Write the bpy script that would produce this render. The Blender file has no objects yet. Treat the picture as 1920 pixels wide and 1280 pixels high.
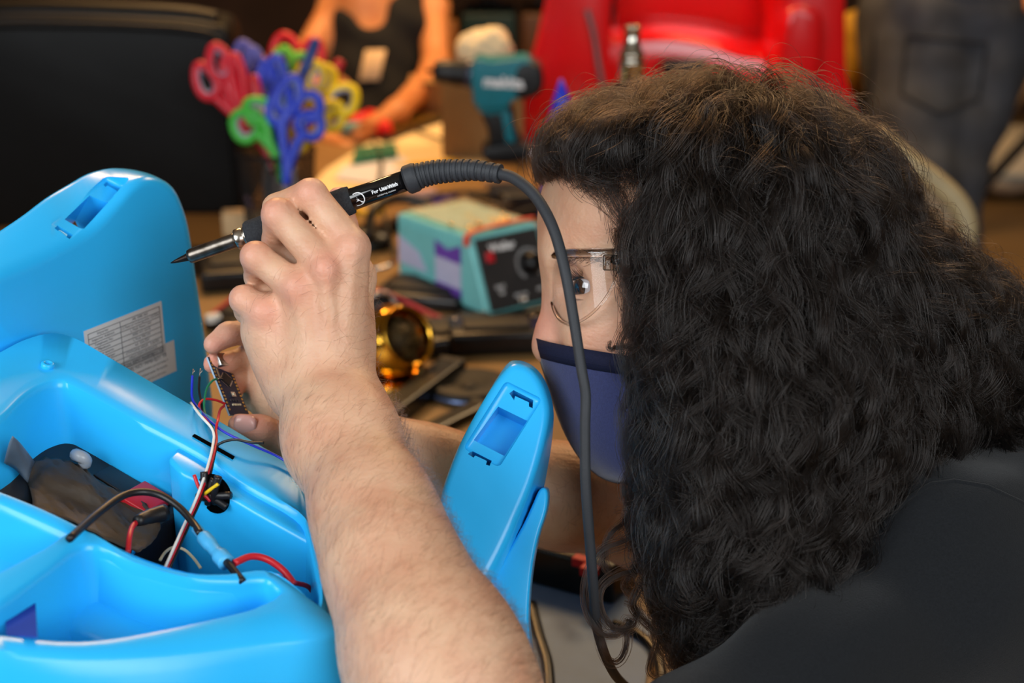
import bpy, bmesh, math, random
import numpy as np
from mathutils import Matrix, Vector

scene = bpy.context.scene
COL = scene.collection
random.seed(7)
RNG = np.random.default_rng(11)
HAIR_MULT = 1.0

# ------------------------------------------------------------------ camera
CAM_LOC = np.array((0.0, 0.0, 1.37))
PITCH = math.radians(20.0)
FPX = 50.0 / 36.0 * 1920.0
TABLE_Z = 0.75
cam_data = bpy.data.cameras.new('camera')
cam_data.lens = 50.0
cam_data.sensor_width = 36.0
cam_data.clip_start = 0.02
cam_data.dof.use_dof = True
cam_data.dof.focus_distance = 0.875
cam_data.dof.aperture_fstop = 5.2
cam = bpy.data.objects.new('camera', cam_data)
cam.location = CAM_LOC
cam.rotation_euler = (math.pi / 2 - PITCH, 0, 0)
COL.objects.link(cam)
scene.camera = cam

# ------------------------------------------------------------------ world, light, exposure
world = bpy.data.worlds.new('room_ambient')
scene.world = world
world.use_nodes = True
bg = world.node_tree.nodes['Background']
bg.inputs['Color'].default_value = (1.0, 0.93, 0.84, 1)
bg.inputs['Strength'].default_value = 0.12


def area_light(name, loc, target, sx, sy, watts, color):
    ld = bpy.data.lights.new(name, 'AREA')
    ld.shape = 'RECTANGLE'
    ld.size, ld.size_y = sx, sy
    ld.energy = watts
    ld.color = color
    ob = bpy.data.objects.new(name, ld)
    ob.location = loc
    ob.rotation_euler = (Vector(target) - Vector(loc)).to_track_quat('-Z', 'Y').to_euler()
    COL.objects.link(ob)
    return ob


area_light('window_daylight', (-1.45, -0.75, 2.05), (-0.10, 0.90, 1.0), 1.5, 1.3, 49, (0.92, 0.97, 1.0))  # assumed daylight: unseen area light floating inside the room, no window is built
area_light('window_daylight_right', (1.15, -1.25, 1.95), (-0.10, 0.90, 1.0), 1.5, 1.3, 45, (0.94, 0.98, 1.0))  # second unseen area light, added to brighten faces turned right; not a window
area_light('ceiling_lamp_warm', (0.95, 3.3, 2.75), (0.60, 2.9, 0.8), 0.9, 0.5, 38, (1.0, 0.66, 0.34))  # assumed warm lamp out of view, no fixture modelled
area_light('ceiling_lamp_back', (-0.60, 3.3, 2.75), (-0.4, 2.9, 0.8), 0.9, 0.5, 54, (1.0, 0.56, 0.22))  # another assumed warm lamp over the background, unseen and without a fixture
scene.cycles.max_bounces = 5
scene.cycles.use_light_tree = False
scene.cycles.adaptive_threshold = 0.03
scene.cycles.diffuse_bounces = 3
scene.cycles.glossy_bounces = 3
scene.cycles.transmission_bounces = 4
scene.cycles.transparent_max_bounces = 6
scene.cycles.caustics_reflective = False
scene.cycles.caustics_refractive = False
scene.view_settings.view_transform = 'Standard'
scene.view_settings.look = 'None'
scene.view_settings.exposure = 0.0
scene.view_settings.gamma = 1.0
scene.view_settings.use_curve_mapping = False

# ------------------------------------------------------------------ coordinates
_cp, _sp = math.cos(PITCH), math.sin(PITCH)
AX = np.array((1.0, 0.0, 0.0))
AY = np.array((0.0, _sp, _cp))       # camera up in world
AZ = np.array((0.0, -_cp, _sp))      # towards the camera in world
ROT = np.stack([AX, AY, AZ], axis=1)


def c2w(p):
    """eye-frame metres (x right, y up, z towards the eye) -> world"""
    return np.asarray(p, float) @ ROT.T + CAM_LOC


def cv(px, py, d):
    return np.array(((px - 960.0) / FPX * d, (640.0 - py) / FPX * d, -d))


def W(px, py, d):
    return c2w(cv(px, py, d))


def T(px, py, z=TABLE_Z):
    """the point of the horizontal plane at height z seen at a photo pixel"""
    r = c2w(cv(px, py, 1.0)) - CAM_LOC
    return CAM_LOC + r * ((z - CAM_LOC[2]) / r[2])


def Yp(px, py, y):
    """the point at distance y into the room seen at a photo pixel"""
    r = c2w(cv(px, py, 1.0)) - CAM_LOC
    return CAM_LOC + r * (y / r[1])


def wdir(v):
    return np.asarray(v, float) @ ROT.T


def V(*a):
    return np.array(a, float)


def nrm(v):
    v = np.asarray(v, float)
    return v / max(np.linalg.norm(v), 1e-12)


# ------------------------------------------------------------------ materials
def lin(c):
    return tuple(((x / 12.92) if x <= 0.04045 else ((x + 0.055) / 1.055) ** 2.4) for x in (v / 255.0 for v in c))


MATS = {}


def mat(name, rgb, rough=0.5, metal=0.0, var=0.08, scale=40.0, bump=0.0, bscale=200.0, spec=0.5, trans=0.0, ior=1.45,
        sss=0.0, coat=0.0, rgb2=None, sheen=0.0, emit=None, alpha=1.0, stretch=None):
    if name in MATS:
        return MATS[name]
    m = bpy.data.materials.new(name)
    m.use_nodes = True
    nt = m.node_tree
    b = nt.nodes['Principled BSDF']
    L = nt.links.new
    tc = nt.nodes.new('ShaderNodeTexCoord')
    src = tc.outputs['Object']
    if stretch:
        mp = nt.nodes.new('ShaderNodeMapping')
        mp.inputs['Scale'].default_value = stretch
        L(src, mp.inputs['Vector'])
        src = mp.outputs[0]
    n = nt.nodes.new('ShaderNodeTexNoise')
    n.inputs['Scale'].default_value = scale
    n.inputs['Detail'].default_value = 4
    L(src, n.inputs['Vector'])
    r = nt.nodes.new('ShaderNodeValToRGB')
    c = np.array(lin(rgb))
    c2 = np.array(lin(rgb2)) if rgb2 else c * (1 - var)
    c1 = c if rgb2 else np.minimum(c * (1 + var), 1)
    r.color_ramp.elements[0].position = 0.35
    r.color_ramp.elements[1].position = 0.65
    r.color_ramp.elements[0].color = (*c2, 1)
    r.color_ramp.elements[1].color = (*c1, 1)
    L(n.outputs['Fac'], r.inputs['Fac'])
    L(r.outputs['Color'], b.inputs['Base Color'])
    b.inputs['Roughness'].default_value = rough
    b.inputs['Metallic'].default_value = metal
    b.inputs['Specular IOR Level'].default_value = spec
    b.inputs['IOR'].default_value = ior
    b.inputs['Transmission Weight'].default_value = trans
    b.inputs['Coat Weight'].default_value = coat
    b.inputs['Coat Roughness'].default_value = 0.08
    b.inputs['Sheen Weight'].default_value = sheen
    b.inputs['Alpha'].default_value = alpha
    if sss:
        b.inputs['Subsurface Weight'].default_value = sss
        b.inputs['Subsurface Radius'].default_value = (1.0, 0.35, 0.18)
        b.inputs['Subsurface Scale'].default_value = 0.006
    if emit:
        b.inputs['Emission Color'].default_value = (*lin(emit[0]), 1)
        b.inputs['Emission Strength'].default_value = emit[1]
    if bump:
        nb = nt.nodes.new('ShaderNodeTexNoise')
        nb.inputs['Scale'].default_value = bscale
        nb.inputs['Detail'].default_value = 5
        L(src, nb.inputs['Vector'])
        bu = nt.nodes.new('ShaderNodeBump')
        bu.inputs['Strength'].default_value = bump
        bu.inputs['Distance'].default_value = 0.002
        L(nb.outputs['Fac'], bu.inputs['Height'])
        L(bu.outputs['Normal'], b.inputs['Normal'])
    MATS[name] = m
    return m


# ------------------------------------------------------------------ objects
def mesh_data(name, verts, faces, smooth=True):
    me = bpy.data.meshes.new(name)
    verts = np.asarray(verts, np.float32)
    if isinstance(faces, np.ndarray) and faces.ndim == 2:
        k = faces.shape[1]
        nf = len(faces)
        me.vertices.add(len(verts))
        me.vertices.foreach_set('co', verts.ravel())
        me.loops.add(nf * k)
        me.loops.foreach_set('vertex_index', faces.astype(np.int32).ravel())
        me.polygons.add(nf)
        me.polygons.foreach_set('loop_start', np.arange(0, nf * k, k, dtype=np.int32))
        me.update(calc_edges=True)
    else:
        me.from_pydata(verts.tolist(), [], [list(map(int, f)) for f in faces])
        me.update()
    me.polygons.foreach_set('use_smooth', np.full(len(me.polygons), smooth))
    return me


def set_props(ob, label=None, cat=None, group=None, kind=None):
    if label: ob['label'] = label
    if cat: ob['category'] = cat
    if group: ob['group'] = group
    if kind: ob['kind'] = kind
    return ob


def link_mesh(name, geo, m, parent=None, origin=None, smooth=True, bevel=0, bseg=3, subsurf=0, solid=0, auto=40):
    """geo = (verts in world, faces). origin: world point the object sits at"""
    v, f = geo
    v = np.asarray(v, float)
    if origin is None:
        origin = np.array(parent['_o']) if parent is not None else np.array((v[:, 0].mean(), v[:, 1].mean(), v[:, 2].min()))
    me = mesh_data(name, v - origin, f, smooth)
    if m is not None:
        for mm in (m if isinstance(m, (list, tuple)) else [m]):
            me.materials.append(mm)
    ob = bpy.data.objects.new(name, me)
    COL.objects.link(ob)
    if parent is not None:
        ob.parent = parent
        ob['_o'] = parent['_o']
        off = origin - np.array(parent['_o'])
        if np.abs(off).max() > 1e-9:
            ob.location = off
            ob['_o'] = tuple(origin)
    else:
        ob.location = origin
        ob['_o'] = tuple(origin)
    if solid:
        md = ob.modifiers.new('thickness', 'SOLIDIFY'); md.thickness = solid; md.offset = -1
    if bevel:
        md = ob.modifiers.new('bevel', 'BEVEL'); md.width = bevel; md.segments = bseg; md.limit_method = 'ANGLE'
        md.angle_limit = math.radians(auto); md.harden_normals = False
    if subsurf:
        md = ob.modifiers.new('subsurf', 'SUBSURF'); md.levels = subsurf; md.render_levels = subsurf
    if smooth and not subsurf and (auto and (bevel or auto != 40)):
        pass
    return ob


def thing(name, label, cat, loc, group=None):
    o = bpy.data.objects.new(name, None)
    o.empty_display_size = 0.02
    o.location = loc
    o['_o'] = tuple(float(x) for x in loc)
    COL.objects.link(o)
    return set_props(o, label, cat, group)


def sharp(ob, deg=35):
    me = ob.data
    me.set_sharp_from_angle(angle=math.radians(deg))
    return ob


# ------------------------------------------------------------------ shapes -> (verts, faces)
def join(*geos):
    vs, fs, o = [], [], 0
    for v, f in geos:
        v = np.asarray(v, float)
        vs.append(v)
        fs += [[int(i) + o for i in q] for q in f]
        o += len(v)
    return np.concatenate(vs), fs


def box(c, s, M=None):
    c, s = np.asarray(c, float), np.asarray(s, float) / 2
    v = np.array([(x, y, z) for z in (-1, 1) for y in (-1, 1) for x in (-1, 1)], float) * s
    if M is not None:
        v = v @ np.asarray(M).T
    f = [(0, 2, 3, 1), (4, 5, 7, 6), (0, 1, 5, 4), (2, 6, 7, 3), (0, 4, 6, 2), (1, 3, 7, 5)]
    return v + c, f


def rotz(a):
    c, s = math.cos(a), math.sin(a)
    return np.array(((c, -s, 0), (s, c, 0), (0, 0, 1.0)))


def frame_from(zdir, xhint=(1, 0, 0)):
    z = nrm(zdir)
    x = np.asarray(xhint, float)
    x = x - z * x.dot(z)
    if np.linalg.norm(x) < 1e-4:
        x = np.array((0, 1.0, 0)) - z * z[1]
    x = nrm(x)
    return np.stack([x, np.cross(z, x), z], axis=1)


def smooth_path(pts, n=8, closed=False):
    P = np.asarray(pts, float)
    m = len(P)
    out = []
    rng = range(m if closed else m - 1)
    for i in rng:
        if closed:
            p0, p1, p2, p3 = P[(i - 1) % m], P[i], P[(i + 1) % m], P[(i + 2) % m]
        else:
            p1, p2 = P[i], P[i + 1]
            p0 = P[i - 1] if i > 0 else 2 * p1 - p2
            p3 = P[i + 2] if i + 2 < m else 2 * p2 - p1
        for k in range(n):
            t = k / n
            out.append(0.5 * ((2 * p1) + (-p0 + p2) * t + (2 * p0 - 5 * p1 + 4 * p2 - p3) * t * t + (-p0 + 3 * p1 - 3 * p2 + p3) * t ** 3))
    if not closed:
        out.append(P[-1])
    return np.array(out)


def tube(path, r, sides=10, caps=True, closed=False, flat=None):
    """swept circle; r scalar or per point; flat=(axis vector, factor) squashes the section"""
    P = np.asarray(path, float)
    n = len(P)
    r = np.broadcast_to(np.asarray(r, float), (n,))
    if closed:
        tg = np.roll(P, -1, 0) - np.roll(P, 1, 0)
    else:
        tg = np.gradient(P, axis=0)
    tg /= np.maximum(np.linalg.norm(tg, axis=1, keepdims=True), 1e-12)
    ref = np.array((0, 0, 1.0)) if abs(tg[0][2]) < 0.9 else np.array((1.0, 0, 0))
    u = nrm(np.cross(tg[0], ref))
    vs = []
    a = np.linspace(0, 2 * math.pi, sides, endpoint=False)
    for i in range(n):
        u = nrm(u - tg[i] * u.dot(tg[i]))
        w = np.cross(tg[i], u)
        ring = P[i] + r[i] * (np.cos(a)[:, None] * u + np.sin(a)[:, None] * w)
        if flat is not None:
            ax, k = flat
            ax = nrm(ax)
            ring = ring - np.outer((ring - P[i]) @ ax, ax) * (1 - k)
        vs.append(ring)
    v = np.concatenate(vs)
    f = []
    for i in range(n if closed else n - 1):
        j = (i + 1) % n
        for k in range(sides):
            k2 = (k + 1) % sides
            f.append((i * sides + k, i * sides + k2, j * sides + k2, j * sides + k))
    if caps and not closed:
        f.append(tuple(range(sides - 1, -1, -1)))
        f.append(tuple((n - 1) * sides + k for k in range(sides)))
    return v, f


def lathe(prof, c, axis=(0, 0, 1), sides=28, xhint=(1, 0, 0), caps=True):
    """prof = [(radius, height)] along axis from c"""
    F = frame_from(axis, xhint)
    a = np.linspace(0, 2 * math.pi, sides, endpoint=False)
    vs = []
    for r, h in prof:
        vs.append(np.stack([r * np.cos(a), r * np.sin(a), np.full(sides, h)], 1))
    v = np.concatenate(vs) @ F.T + np.asarray(c, float)
    f = []
    for i in range(len(prof) - 1):
        for k in range(sides):
            k2 = (k + 1) % sides
            f.append((i * sides + k, i * sides + k2, (i + 1) * sides + k2, (i + 1) * sides + k))
    if caps:
        f.append(tuple(range(sides - 1, -1, -1)))
        f.append(tuple((len(prof) - 1) * sides + k for k in range(sides)))
    return v, f


def rings(loops, cap0=True, cap1=True, closed=True):
    n = len(loops[0])
    v = np.concatenate([np.asarray(l, float) for l in loops])
    f = []
    for i in range(len(loops) - 1):
        for k in range(n if closed else n - 1):
            k2 = (k + 1) % n
            f.append((i * n + k, i * n + k2, (i + 1) * n + k2, (i + 1) * n + k))
    if cap0: f.append(tuple(range(n - 1, -1, -1)))
    if cap1: f.append(tuple((len(loops) - 1) * n + k for k in range(n)))
    return v, f


def prism(poly, ext):
    """closed 3-D outline pushed along ext"""
    p = np.asarray(poly, float)
    return fix_normals(rings([p, p + np.asarray(ext, float)]))


def fix_normals(geo):
    bm = bmesh.new()
    vs = [bm.verts.new(tuple(p)) for p in geo[0]]
    for q in geo[1]:
        try:
            bm.faces.new([vs[i] for i in q])
        except ValueError:
            pass
    bmesh.ops.recalc_face_normals(bm, faces=bm.faces)
    bm.verts.index_update()
    v = np.array([x.co[:] for x in bm.verts])
    f = [[x.index for x in q.verts] for q in bm.faces]
    bm.free()
    return v, f


def grid_surf(P):
    """P[i][j] points -> quads"""
    P = np.asarray(P, float)
    a, b = P.shape[:2]
    f = [(i * b + j, i * b + j + 1, (i + 1) * b + j + 1, (i + 1) * b + j) for i in range(a - 1) for j in range(b - 1)]
    return P.reshape(-1, 3), f


def text_geo(s, size, extrude=0.0, spacing=1.0, bold=0.0):
    """flat lettering in the xy plane, centred"""
    cu = bpy.data.curves.new('lettering', 'FONT')
    cu.body = s
    cu.size = size
    cu.extrude = extrude
    cu.offset = bold
    cu.space_character = spacing
    cu.align_x = 'CENTER'
    cu.align_y = 'CENTER'
    cu.resolution_u = 3
    ob = bpy.data.objects.new('lettering', cu)
    COL.objects.link(ob)
    dg = bpy.context.evaluated_depsgraph_get()
    me = ob.evaluated_get(dg).to_mesh()
    v = np.array([x.co[:] for x in me.vertices])
    f = [list(p.vertices) for p in me.polygons]
    ob.evaluated_get(dg).to_mesh_clear()
    bpy.data.objects.remove(ob)
    bpy.data.curves.remove(cu)
    return v, f


def place(geo, o, x, y, off=0.0):
    """xy-plane geometry onto the plane (o; x, y)"""
    v, f = geo
    x, y = nrm(x), nrm(y)
    n = np.cross(x, y)
    return np.asarray(o) + np.outer(v[:, 0], x) + np.outer(v[:, 1], y) + np.outer(v[:, 2] + off, n), f


def boolean(geo, cutters):
    """geo minus cutters, all (verts, faces) closed"""
    def tmp(g):
        me = bpy.data.meshes.new('tmp')
        me.from_pydata(np.asarray(g[0]).tolist(), [], [list(map(int, q)) for q in g[1]])
        bm = bmesh.new(); bm.from_mesh(me); bmesh.ops.recalc_face_normals(bm, faces=bm.faces); bm.to_mesh(me); bm.free()
        o = bpy.data.objects.new('tmp', me); COL.objects.link(o)
        return o
    a = tmp(geo)
    cs = [tmp(g) for g in cutters]
    for c in cs:
        md = a.modifiers.new('cut', 'BOOLEAN'); md.object = c; md.operation = 'DIFFERENCE'; md.solver = 'EXACT'
    dg = bpy.context.evaluated_depsgraph_get()
    ev = a.evaluated_get(dg)
    me = ev.to_mesh()
    v = np.array([x.co[:] for x in me.vertices]); f = [list(p.vertices) for p in me.polygons]
    ev.to_mesh_clear()
    for o in [a] + cs:
        m_ = o.data; bpy.data.objects.remove(o); bpy.data.meshes.remove(m_)
    return v, f


def bevel_geo(geo, width, seg=3, angle=30):
    me = bpy.data.meshes.new('tmp')
    me.from_pydata(np.asarray(geo[0]).tolist(), [], [list(map(int, q)) for q in geo[1]])
    bm = bmesh.new(); bm.from_mesh(me); bmesh.ops.recalc_face_normals(bm, faces=bm.faces); bm.to_mesh(me); bm.free()
    o = bpy.data.objects.new('tmp', me); COL.objects.link(o)
    md = o.modifiers.new('b', 'BEVEL'); md.width = width; md.segments = seg; md.limit_method = 'ANGLE'; md.angle_limit = math.radians(angle)
    dg = bpy.context.evaluated_depsgraph_get(); ev = o.evaluated_get(dg); m2 = ev.to_mesh()
    v = np.array([x.co[:] for x in m2.vertices]); f = [list(p.vertices) for p in m2.polygons]
    ev.to_mesh_clear(); bpy.data.objects.remove(o); bpy.data.meshes.remove(me)
    return v, f


# ------------------------------------------------------------------ blended bodies (distance field -> one continuous mesh)
def cap(a, b, ra, rb, k=0.008, flat=None):
    return dict(t='cap', a=np.asarray(a, float), b=np.asarray(b, float), ra=ra, rb=rb, k=k, flat=flat)


def ell(c, r, k=0.01, M=None, sub=False):
    return dict(t='ell', c=np.asarray(c, float), r=np.asarray(r, float) * np.ones(3), k=k, M=M, sub=sub)


def prim_d(pr, P):
    if pr['t'] == 'cap':
        a, b = pr['a'], pr['b']
        ba = b - a
        pa = P - a
        t = np.clip(pa @ ba / max(ba @ ba, 1e-12), 0, 1)
        q = pa - t[:, None] * ba
        s = 1.0
        if pr['flat'] is not None:
            n, fl = pr['flat']
            n = nrm(n)
            q = q + np.outer((q @ n) * (1 / fl - 1), n)
            s = 0.5 + 0.5 * fl
        return (np.sqrt((q * q).sum(1)) - (pr['ra'] + (pr['rb'] - pr['ra']) * t)) * s
    q = P - pr['c']
    if pr['M'] is not None:
        q = q @ pr['M']
    r = pr['r']
    k0 = np.sqrt(((q / r) ** 2).sum(1))
    k1 = np.sqrt(((q / (r * r)) ** 2).sum(1))
    return k0 * (k0 - 1) / np.maximum(k1, 1e-9)


def sdf(prims, P):
    d = np.full(len(P), 10.0)
    for pr in prims:
        e = prim_d(pr, P)
        k = pr['k']
        if pr.get('sub'):
            e = -e
            h = np.maximum(k - np.abs(d - e), 0) / k
            d = np.maximum(d, e) + h * h * k / 4
        else:
            h = np.maximum(k - np.abs(d - e), 0) / k
            d = np.minimum(d, e) - h * h * k / 4
    return d


def prim_bounds(pr):
    if pr['t'] == 'cap':
        r = max(pr['ra'], pr['rb']) + pr['k']
        return np.minimum(pr['a'], pr['b']) - r, np.maximum(pr['a'], pr['b']) + r
    r = pr['r'].max() + pr['k']
    return pr['c'] - r, pr['c'] + r


def sdf_mesh(prims, vox, warp=None, smooth=2, clip=None):
    B = 14
    bb = [prim_bounds(p) for p in prims]
    lo = np.min([b[0] for b, p in zip(bb, prims) if not p.get('sub')], 0) - 2 * vox
    hi = np.max([b[1] for b, p in zip(bb, prims) if not p.get('sub')], 0) + 2 * vox
    if clip is not None:
        lo, hi = np.maximum(lo, clip[0]), np.minimum(hi, clip[1])
    nb = np.ceil((hi - lo) / (vox * B)).astype(int)
    ii = np.stack(np.meshgrid(*[np.arange(n) for n in nb], indexing='ij'), -1).reshape(-1, 3)
    cen = lo + (ii + 0.5) * vox * B
    dc = sdf(prims, cen)
    half = vox * B * 0.87
    ii = ii[np.abs(dc) < half * 1.6 + 0.006]
    g = np.stack(np.meshgrid(*[np.arange(B + 1)] * 3, indexing='ij'), -1).reshape(-1, 3)
    N = nb * B + 2
    keys, pos, quads = [], [], []
    corner = np.array([(x, y, z) for x in (0, 1) for y in (0, 1) for z in (0, 1)])
    edges = [(a, b) for a in range(8) for b in range(a + 1, 8) if np.abs(corner[a] - corner[b]).sum() == 1]

    def key(c):
        return ((c[..., 0] + 1) * (N[1] + 1) + c[..., 1] + 1) * (N[2] + 1) + c[..., 2] + 1
    for blk in ii:
        base = blk * B
        P = lo + (base + g) * vox
        bl, bh = P[0] - 0.012, P[-1] + 0.012
        sel = [p for p, b in zip(prims, bb) if (b[0] <= bh).all() and (b[1] >= bl).all()]
        if not sel:
            continue
        d = sdf(sel, P)
        if warp is not None:
            d = d + warp(P)
        D = d.reshape(B + 1, B + 1, B + 1)
        S = D < 0
        cs = sum(S[x:B + x, y:B + y, z:B + z].astype(int) for x, y, z in corner)
        act = np.argwhere((cs > 0) & (cs < 8))
        if len(act) == 0:
            continue
        vals = np.stack([D[act[:, 0] + x, act[:, 1] + y, act[:, 2] + z] for x, y, z in corner], 1)
        acc = np.zeros((len(act), 3)); cnt = np.zeros(len(act))
        for a, b in edges:
            va, vb = vals[:, a], vals[:, b]
            m = (va < 0) != (vb < 0)
            t = np.where(m, va / np.where(m, va - vb, 1), 0)
            acc += np.where(m[:, None], corner[a] + t[:, None] * (corner[b] - corner[a]), 0)
            cnt += m
        keys.append(key(act + base))
        pos.append(lo + (base + act + acc / cnt[:, None]) * vox)
        for ax in range(3):
            e = np.zeros(3, int); e[ax] = 1
            o1 = np.zeros(3, int); o1[(ax + 1) % 3] = 1
            o2 = np.zeros(3, int); o2[(ax + 2) % 3] = 1
            s0 = S[:B, :B, :B]
            s1 = S[e[0]:B + e[0], e[1]:B + e[1], e[2]:B + e[2]]
            for flip, mk in ((False, s0 & ~s1), (True, ~s0 & s1)):
                c = np.argwhere(mk)
                if len(c) == 0:
                    continue
                c = c + base
                q = [key(c), key(c - o1), key(c - o1 - o2), key(c - o2)]
                if flip:
                    q = q[::-1]
                quads.append(np.stack(q, 1))
    keys = np.concatenate(keys); pos = np.concatenate(pos); quads = np.concatenate(quads)
    o = np.argsort(keys); keys, pos = keys[o], pos[o]
    idx = np.searchsorted(keys, quads)
    idx = np.clip(idx, 0, len(keys) - 1)
    ok = (keys[idx] == quads).all(1)
    f = idx[ok]
    # gentle relaxation
    for _ in range(smooth):
        s = np.zeros_like(pos); c = np.zeros(len(pos))
        for a in range(4):
            for b in (1, 3):
                np.add.at(s, f[:, a], pos[f[:, (a + b) % 4]]); np.add.at(c, f[:, a], 1)
        m = c > 0
        pos[m] = 0.45 * pos[m] + 0.55 * s[m] / c[m][:, None]
    return pos, f
# ================================================================== the room
def struct(name, geo, m, **k):
    o = link_mesh(name, geo, m, smooth=False, **k)
    o['kind'] = 'structure'
    return o


FLOOR_M = mat('brown_concrete_floor', (138, 112, 76), .5, var=.18, scale=3, bump=.1, bscale=30)
WALL_M = mat('dark_brown_wall', (70, 50, 38), .85, var=.15, scale=4)
WALL_L = mat('grey_plaster_wall', (110, 104, 96), .9, var=.08, scale=3)
CEIL_M = mat('ceiling_white', (170, 164, 152), .95, var=.04, scale=3)
struct('floor', box((0.0, 2.2, -.05), (8.2, 10.2, .1)), FLOOR_M)
struct('ceiling', box((0.0, 2.2, 3.05), (8.2, 10.2, .1)), CEIL_M)
struct('wall_back', box((0.0, 7.15, 1.5), (8.0, .1, 3.0)), WALL_M)
struct('wall_front', box((0.0, -2.75, 1.5), (8.0, .1, 3.0)), WALL_L)
struct('wall_left', box((-4.05, 2.2, 1.5), (.1, 10.0, 3.0)), WALL_M)
struct('wall_right', box((4.05, 2.2, 1.5), (.1, 10.0, 3.0)), WALL_L)
TABLE_M = mat('worn_tan_laminate', (140, 108, 66), .38, var=.14, scale=5, bump=.05)
table = thing('workbench', 'long tan workbench crowded with tools and electronics', 'table', V(-.065, 1.80, 0))
link_mesh('table_top', bevel_geo(box((-.11, 1.745, TABLE_Z - .02), (.70, 2.61, .04)), .004, 2, 30), TABLE_M, table, smooth=False)
LEG_M = mat('dark_steel', (40, 40, 42), .5, metal=.6, var=.1)
for x in (-.42, .20):
    for y in (.48, 3.01):
        link_mesh('leg', box((x, y, (TABLE_Z - .04) / 2), (.05, .05, TABLE_Z - .04)), LEG_M, table, smooth=False)

side = thing('side_bench', 'second tan bench carrying the red ride-on car', 'table', V(.46, 3.02, 0))
link_mesh('table_top', bevel_geo(box((.46, 3.02, TABLE_Z - .02), (.40, .70, .04)), .004, 2, 30), TABLE_M, side, smooth=False)
for x in (.30, .62):
    for y in (2.71, 3.33):
        link_mesh('leg', box((x, y, (TABLE_Z - .04) / 2), (.05, .05, TABLE_Z - .04)), LEG_M, side, smooth=False)
# ================================================================== the person at work (one continuous body, worn things as children)
def skin_material(name, base, ruddy, bump=0.35):
    m = bpy.data.materials.new(name)
    m.use_nodes = True
    nt = m.node_tree; L = nt.links.new
    b = nt.nodes['Principled BSDF']
    tc = nt.nodes.new('ShaderNodeTexCoord')
    n1 = nt.nodes.new('ShaderNodeTexNoise'); n1.inputs['Scale'].default_value = 38; n1.inputs['Detail'].default_value = 5
    L(tc.outputs['Object'], n1.inputs['Vector'])
    r = nt.nodes.new('ShaderNodeValToRGB')
    r.color_ramp.elements[0].position = 0.36; r.color_ramp.elements[1].position = 0.66
    r.color_ramp.elements[0].color = (*lin(base), 1); r.color_ramp.elements[1].color = (*lin(ruddy), 1)
    L(n1.outputs['Fac'], r.inputs['Fac'])
    # knuckles, fingertips, nose and cheeks are ruddier: the mask is painted per vertex from the anatomy
    at = nt.nodes.new('ShaderNodeAttribute'); at.attribute_name = 'ruddy'
    mx = nt.nodes.new('ShaderNodeMix'); mx.data_type = 'RGBA'
    mx.inputs['B'].default_value = (*lin((226, 148, 130)), 1)
    L(at.outputs['Fac'], mx.inputs['Factor']); L(r.outputs['Color'], mx.inputs['A'])
    L(mx.outputs['Result'], b.inputs['Base Color'])
    b.inputs['Roughness'].default_value = 0.46
    b.inputs['Specular IOR Level'].default_value = 0.38
    b.inputs['Subsurface Weight'].default_value = 0.18
    b.inputs['Subsurface Radius'].default_value = (1.0, 0.4, 0.25)
    b.inputs['Subsurface Scale'].default_value = 0.004
    w = nt.nodes.new('ShaderNodeTexVoronoi'); w.inputs['Scale'].default_value = 520
    n2 = nt.nodes.new('ShaderNodeTexNoise'); n2.inputs['Scale'].default_value = 150; n2.inputs['Detail'].default_value = 6
    mp = nt.nodes.new('ShaderNodeMapping'); mp.inputs['Scale'].default_value = (0.5, 1.6, 1.6)
    L(tc.outputs['Object'], mp.inputs['Vector'])
    L(tc.outputs['Object'], w.inputs['Vector']); L(mp.outputs[0], n2.inputs['Vector'])
    ad = nt.nodes.new('ShaderNodeMath'); ad.operation = 'MULTIPLY_ADD'; ad.inputs[1].default_value = 0.25
    L(w.outputs['Distance'], ad.inputs[0]); L(n2.outputs['Fac'], ad.inputs[2])
    bu = nt.nodes.new('ShaderNodeBump'); bu.inputs['Strength'].default_value = bump; bu.inputs['Distance'].default_value = 0.0016
    L(ad.outputs[0], bu.inputs['Height']); L(bu.outputs['Normal'], b.inputs['Normal'])
    return m


SKIN = skin_material('skin', (216, 174, 143), (206, 154, 124))

Z = np.array((0, 0, 1.0))


def chain(pts, k=0.006):
    """pts [(px,py,depth,radius mm)] -> capsules"""
    out = []
    for p, q in zip(pts[:-1], pts[1:]):
        out.append(cap(cv(*p[:3]), cv(*q[:3]), p[3] / 1000, q[3] / 1000, k))
    return out


BODY = []
# --- near forearm, wrist
ELBOW = cv(1000, 1665, .70)
SHOULDER = cv(1722, 1130, .885)
BODY += [cap(ELBOW, cv(833, 1280, .72), .047, .0425, .02),
         cap(cv(833, 1280, .72), cv(795, 1200, .735), .0425, .0398, .02),
         cap(cv(795, 1200, .735), cv(735, 1060, .765), .0398, .0338, .02),
         cap(cv(735, 1060, .765), cv(700, 960, .79), .0338, .0310, .02),
         cap(cv(700, 960, .79), cv(640, 822, .83), .0310, .0302, .02, flat=(Z, .8)),
         cap(cv(640, 822, .83), cv(608, 735, .852), .0302, .0285, .02, flat=(Z, .72)),
         cap(cv(668, 800, .848), cv(664, 760, .856), .014, .015, .02)]
# upper arm under the sleeve
BODY += [cap(ELBOW, SHOULDER, .040, .045, .02)]
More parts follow.
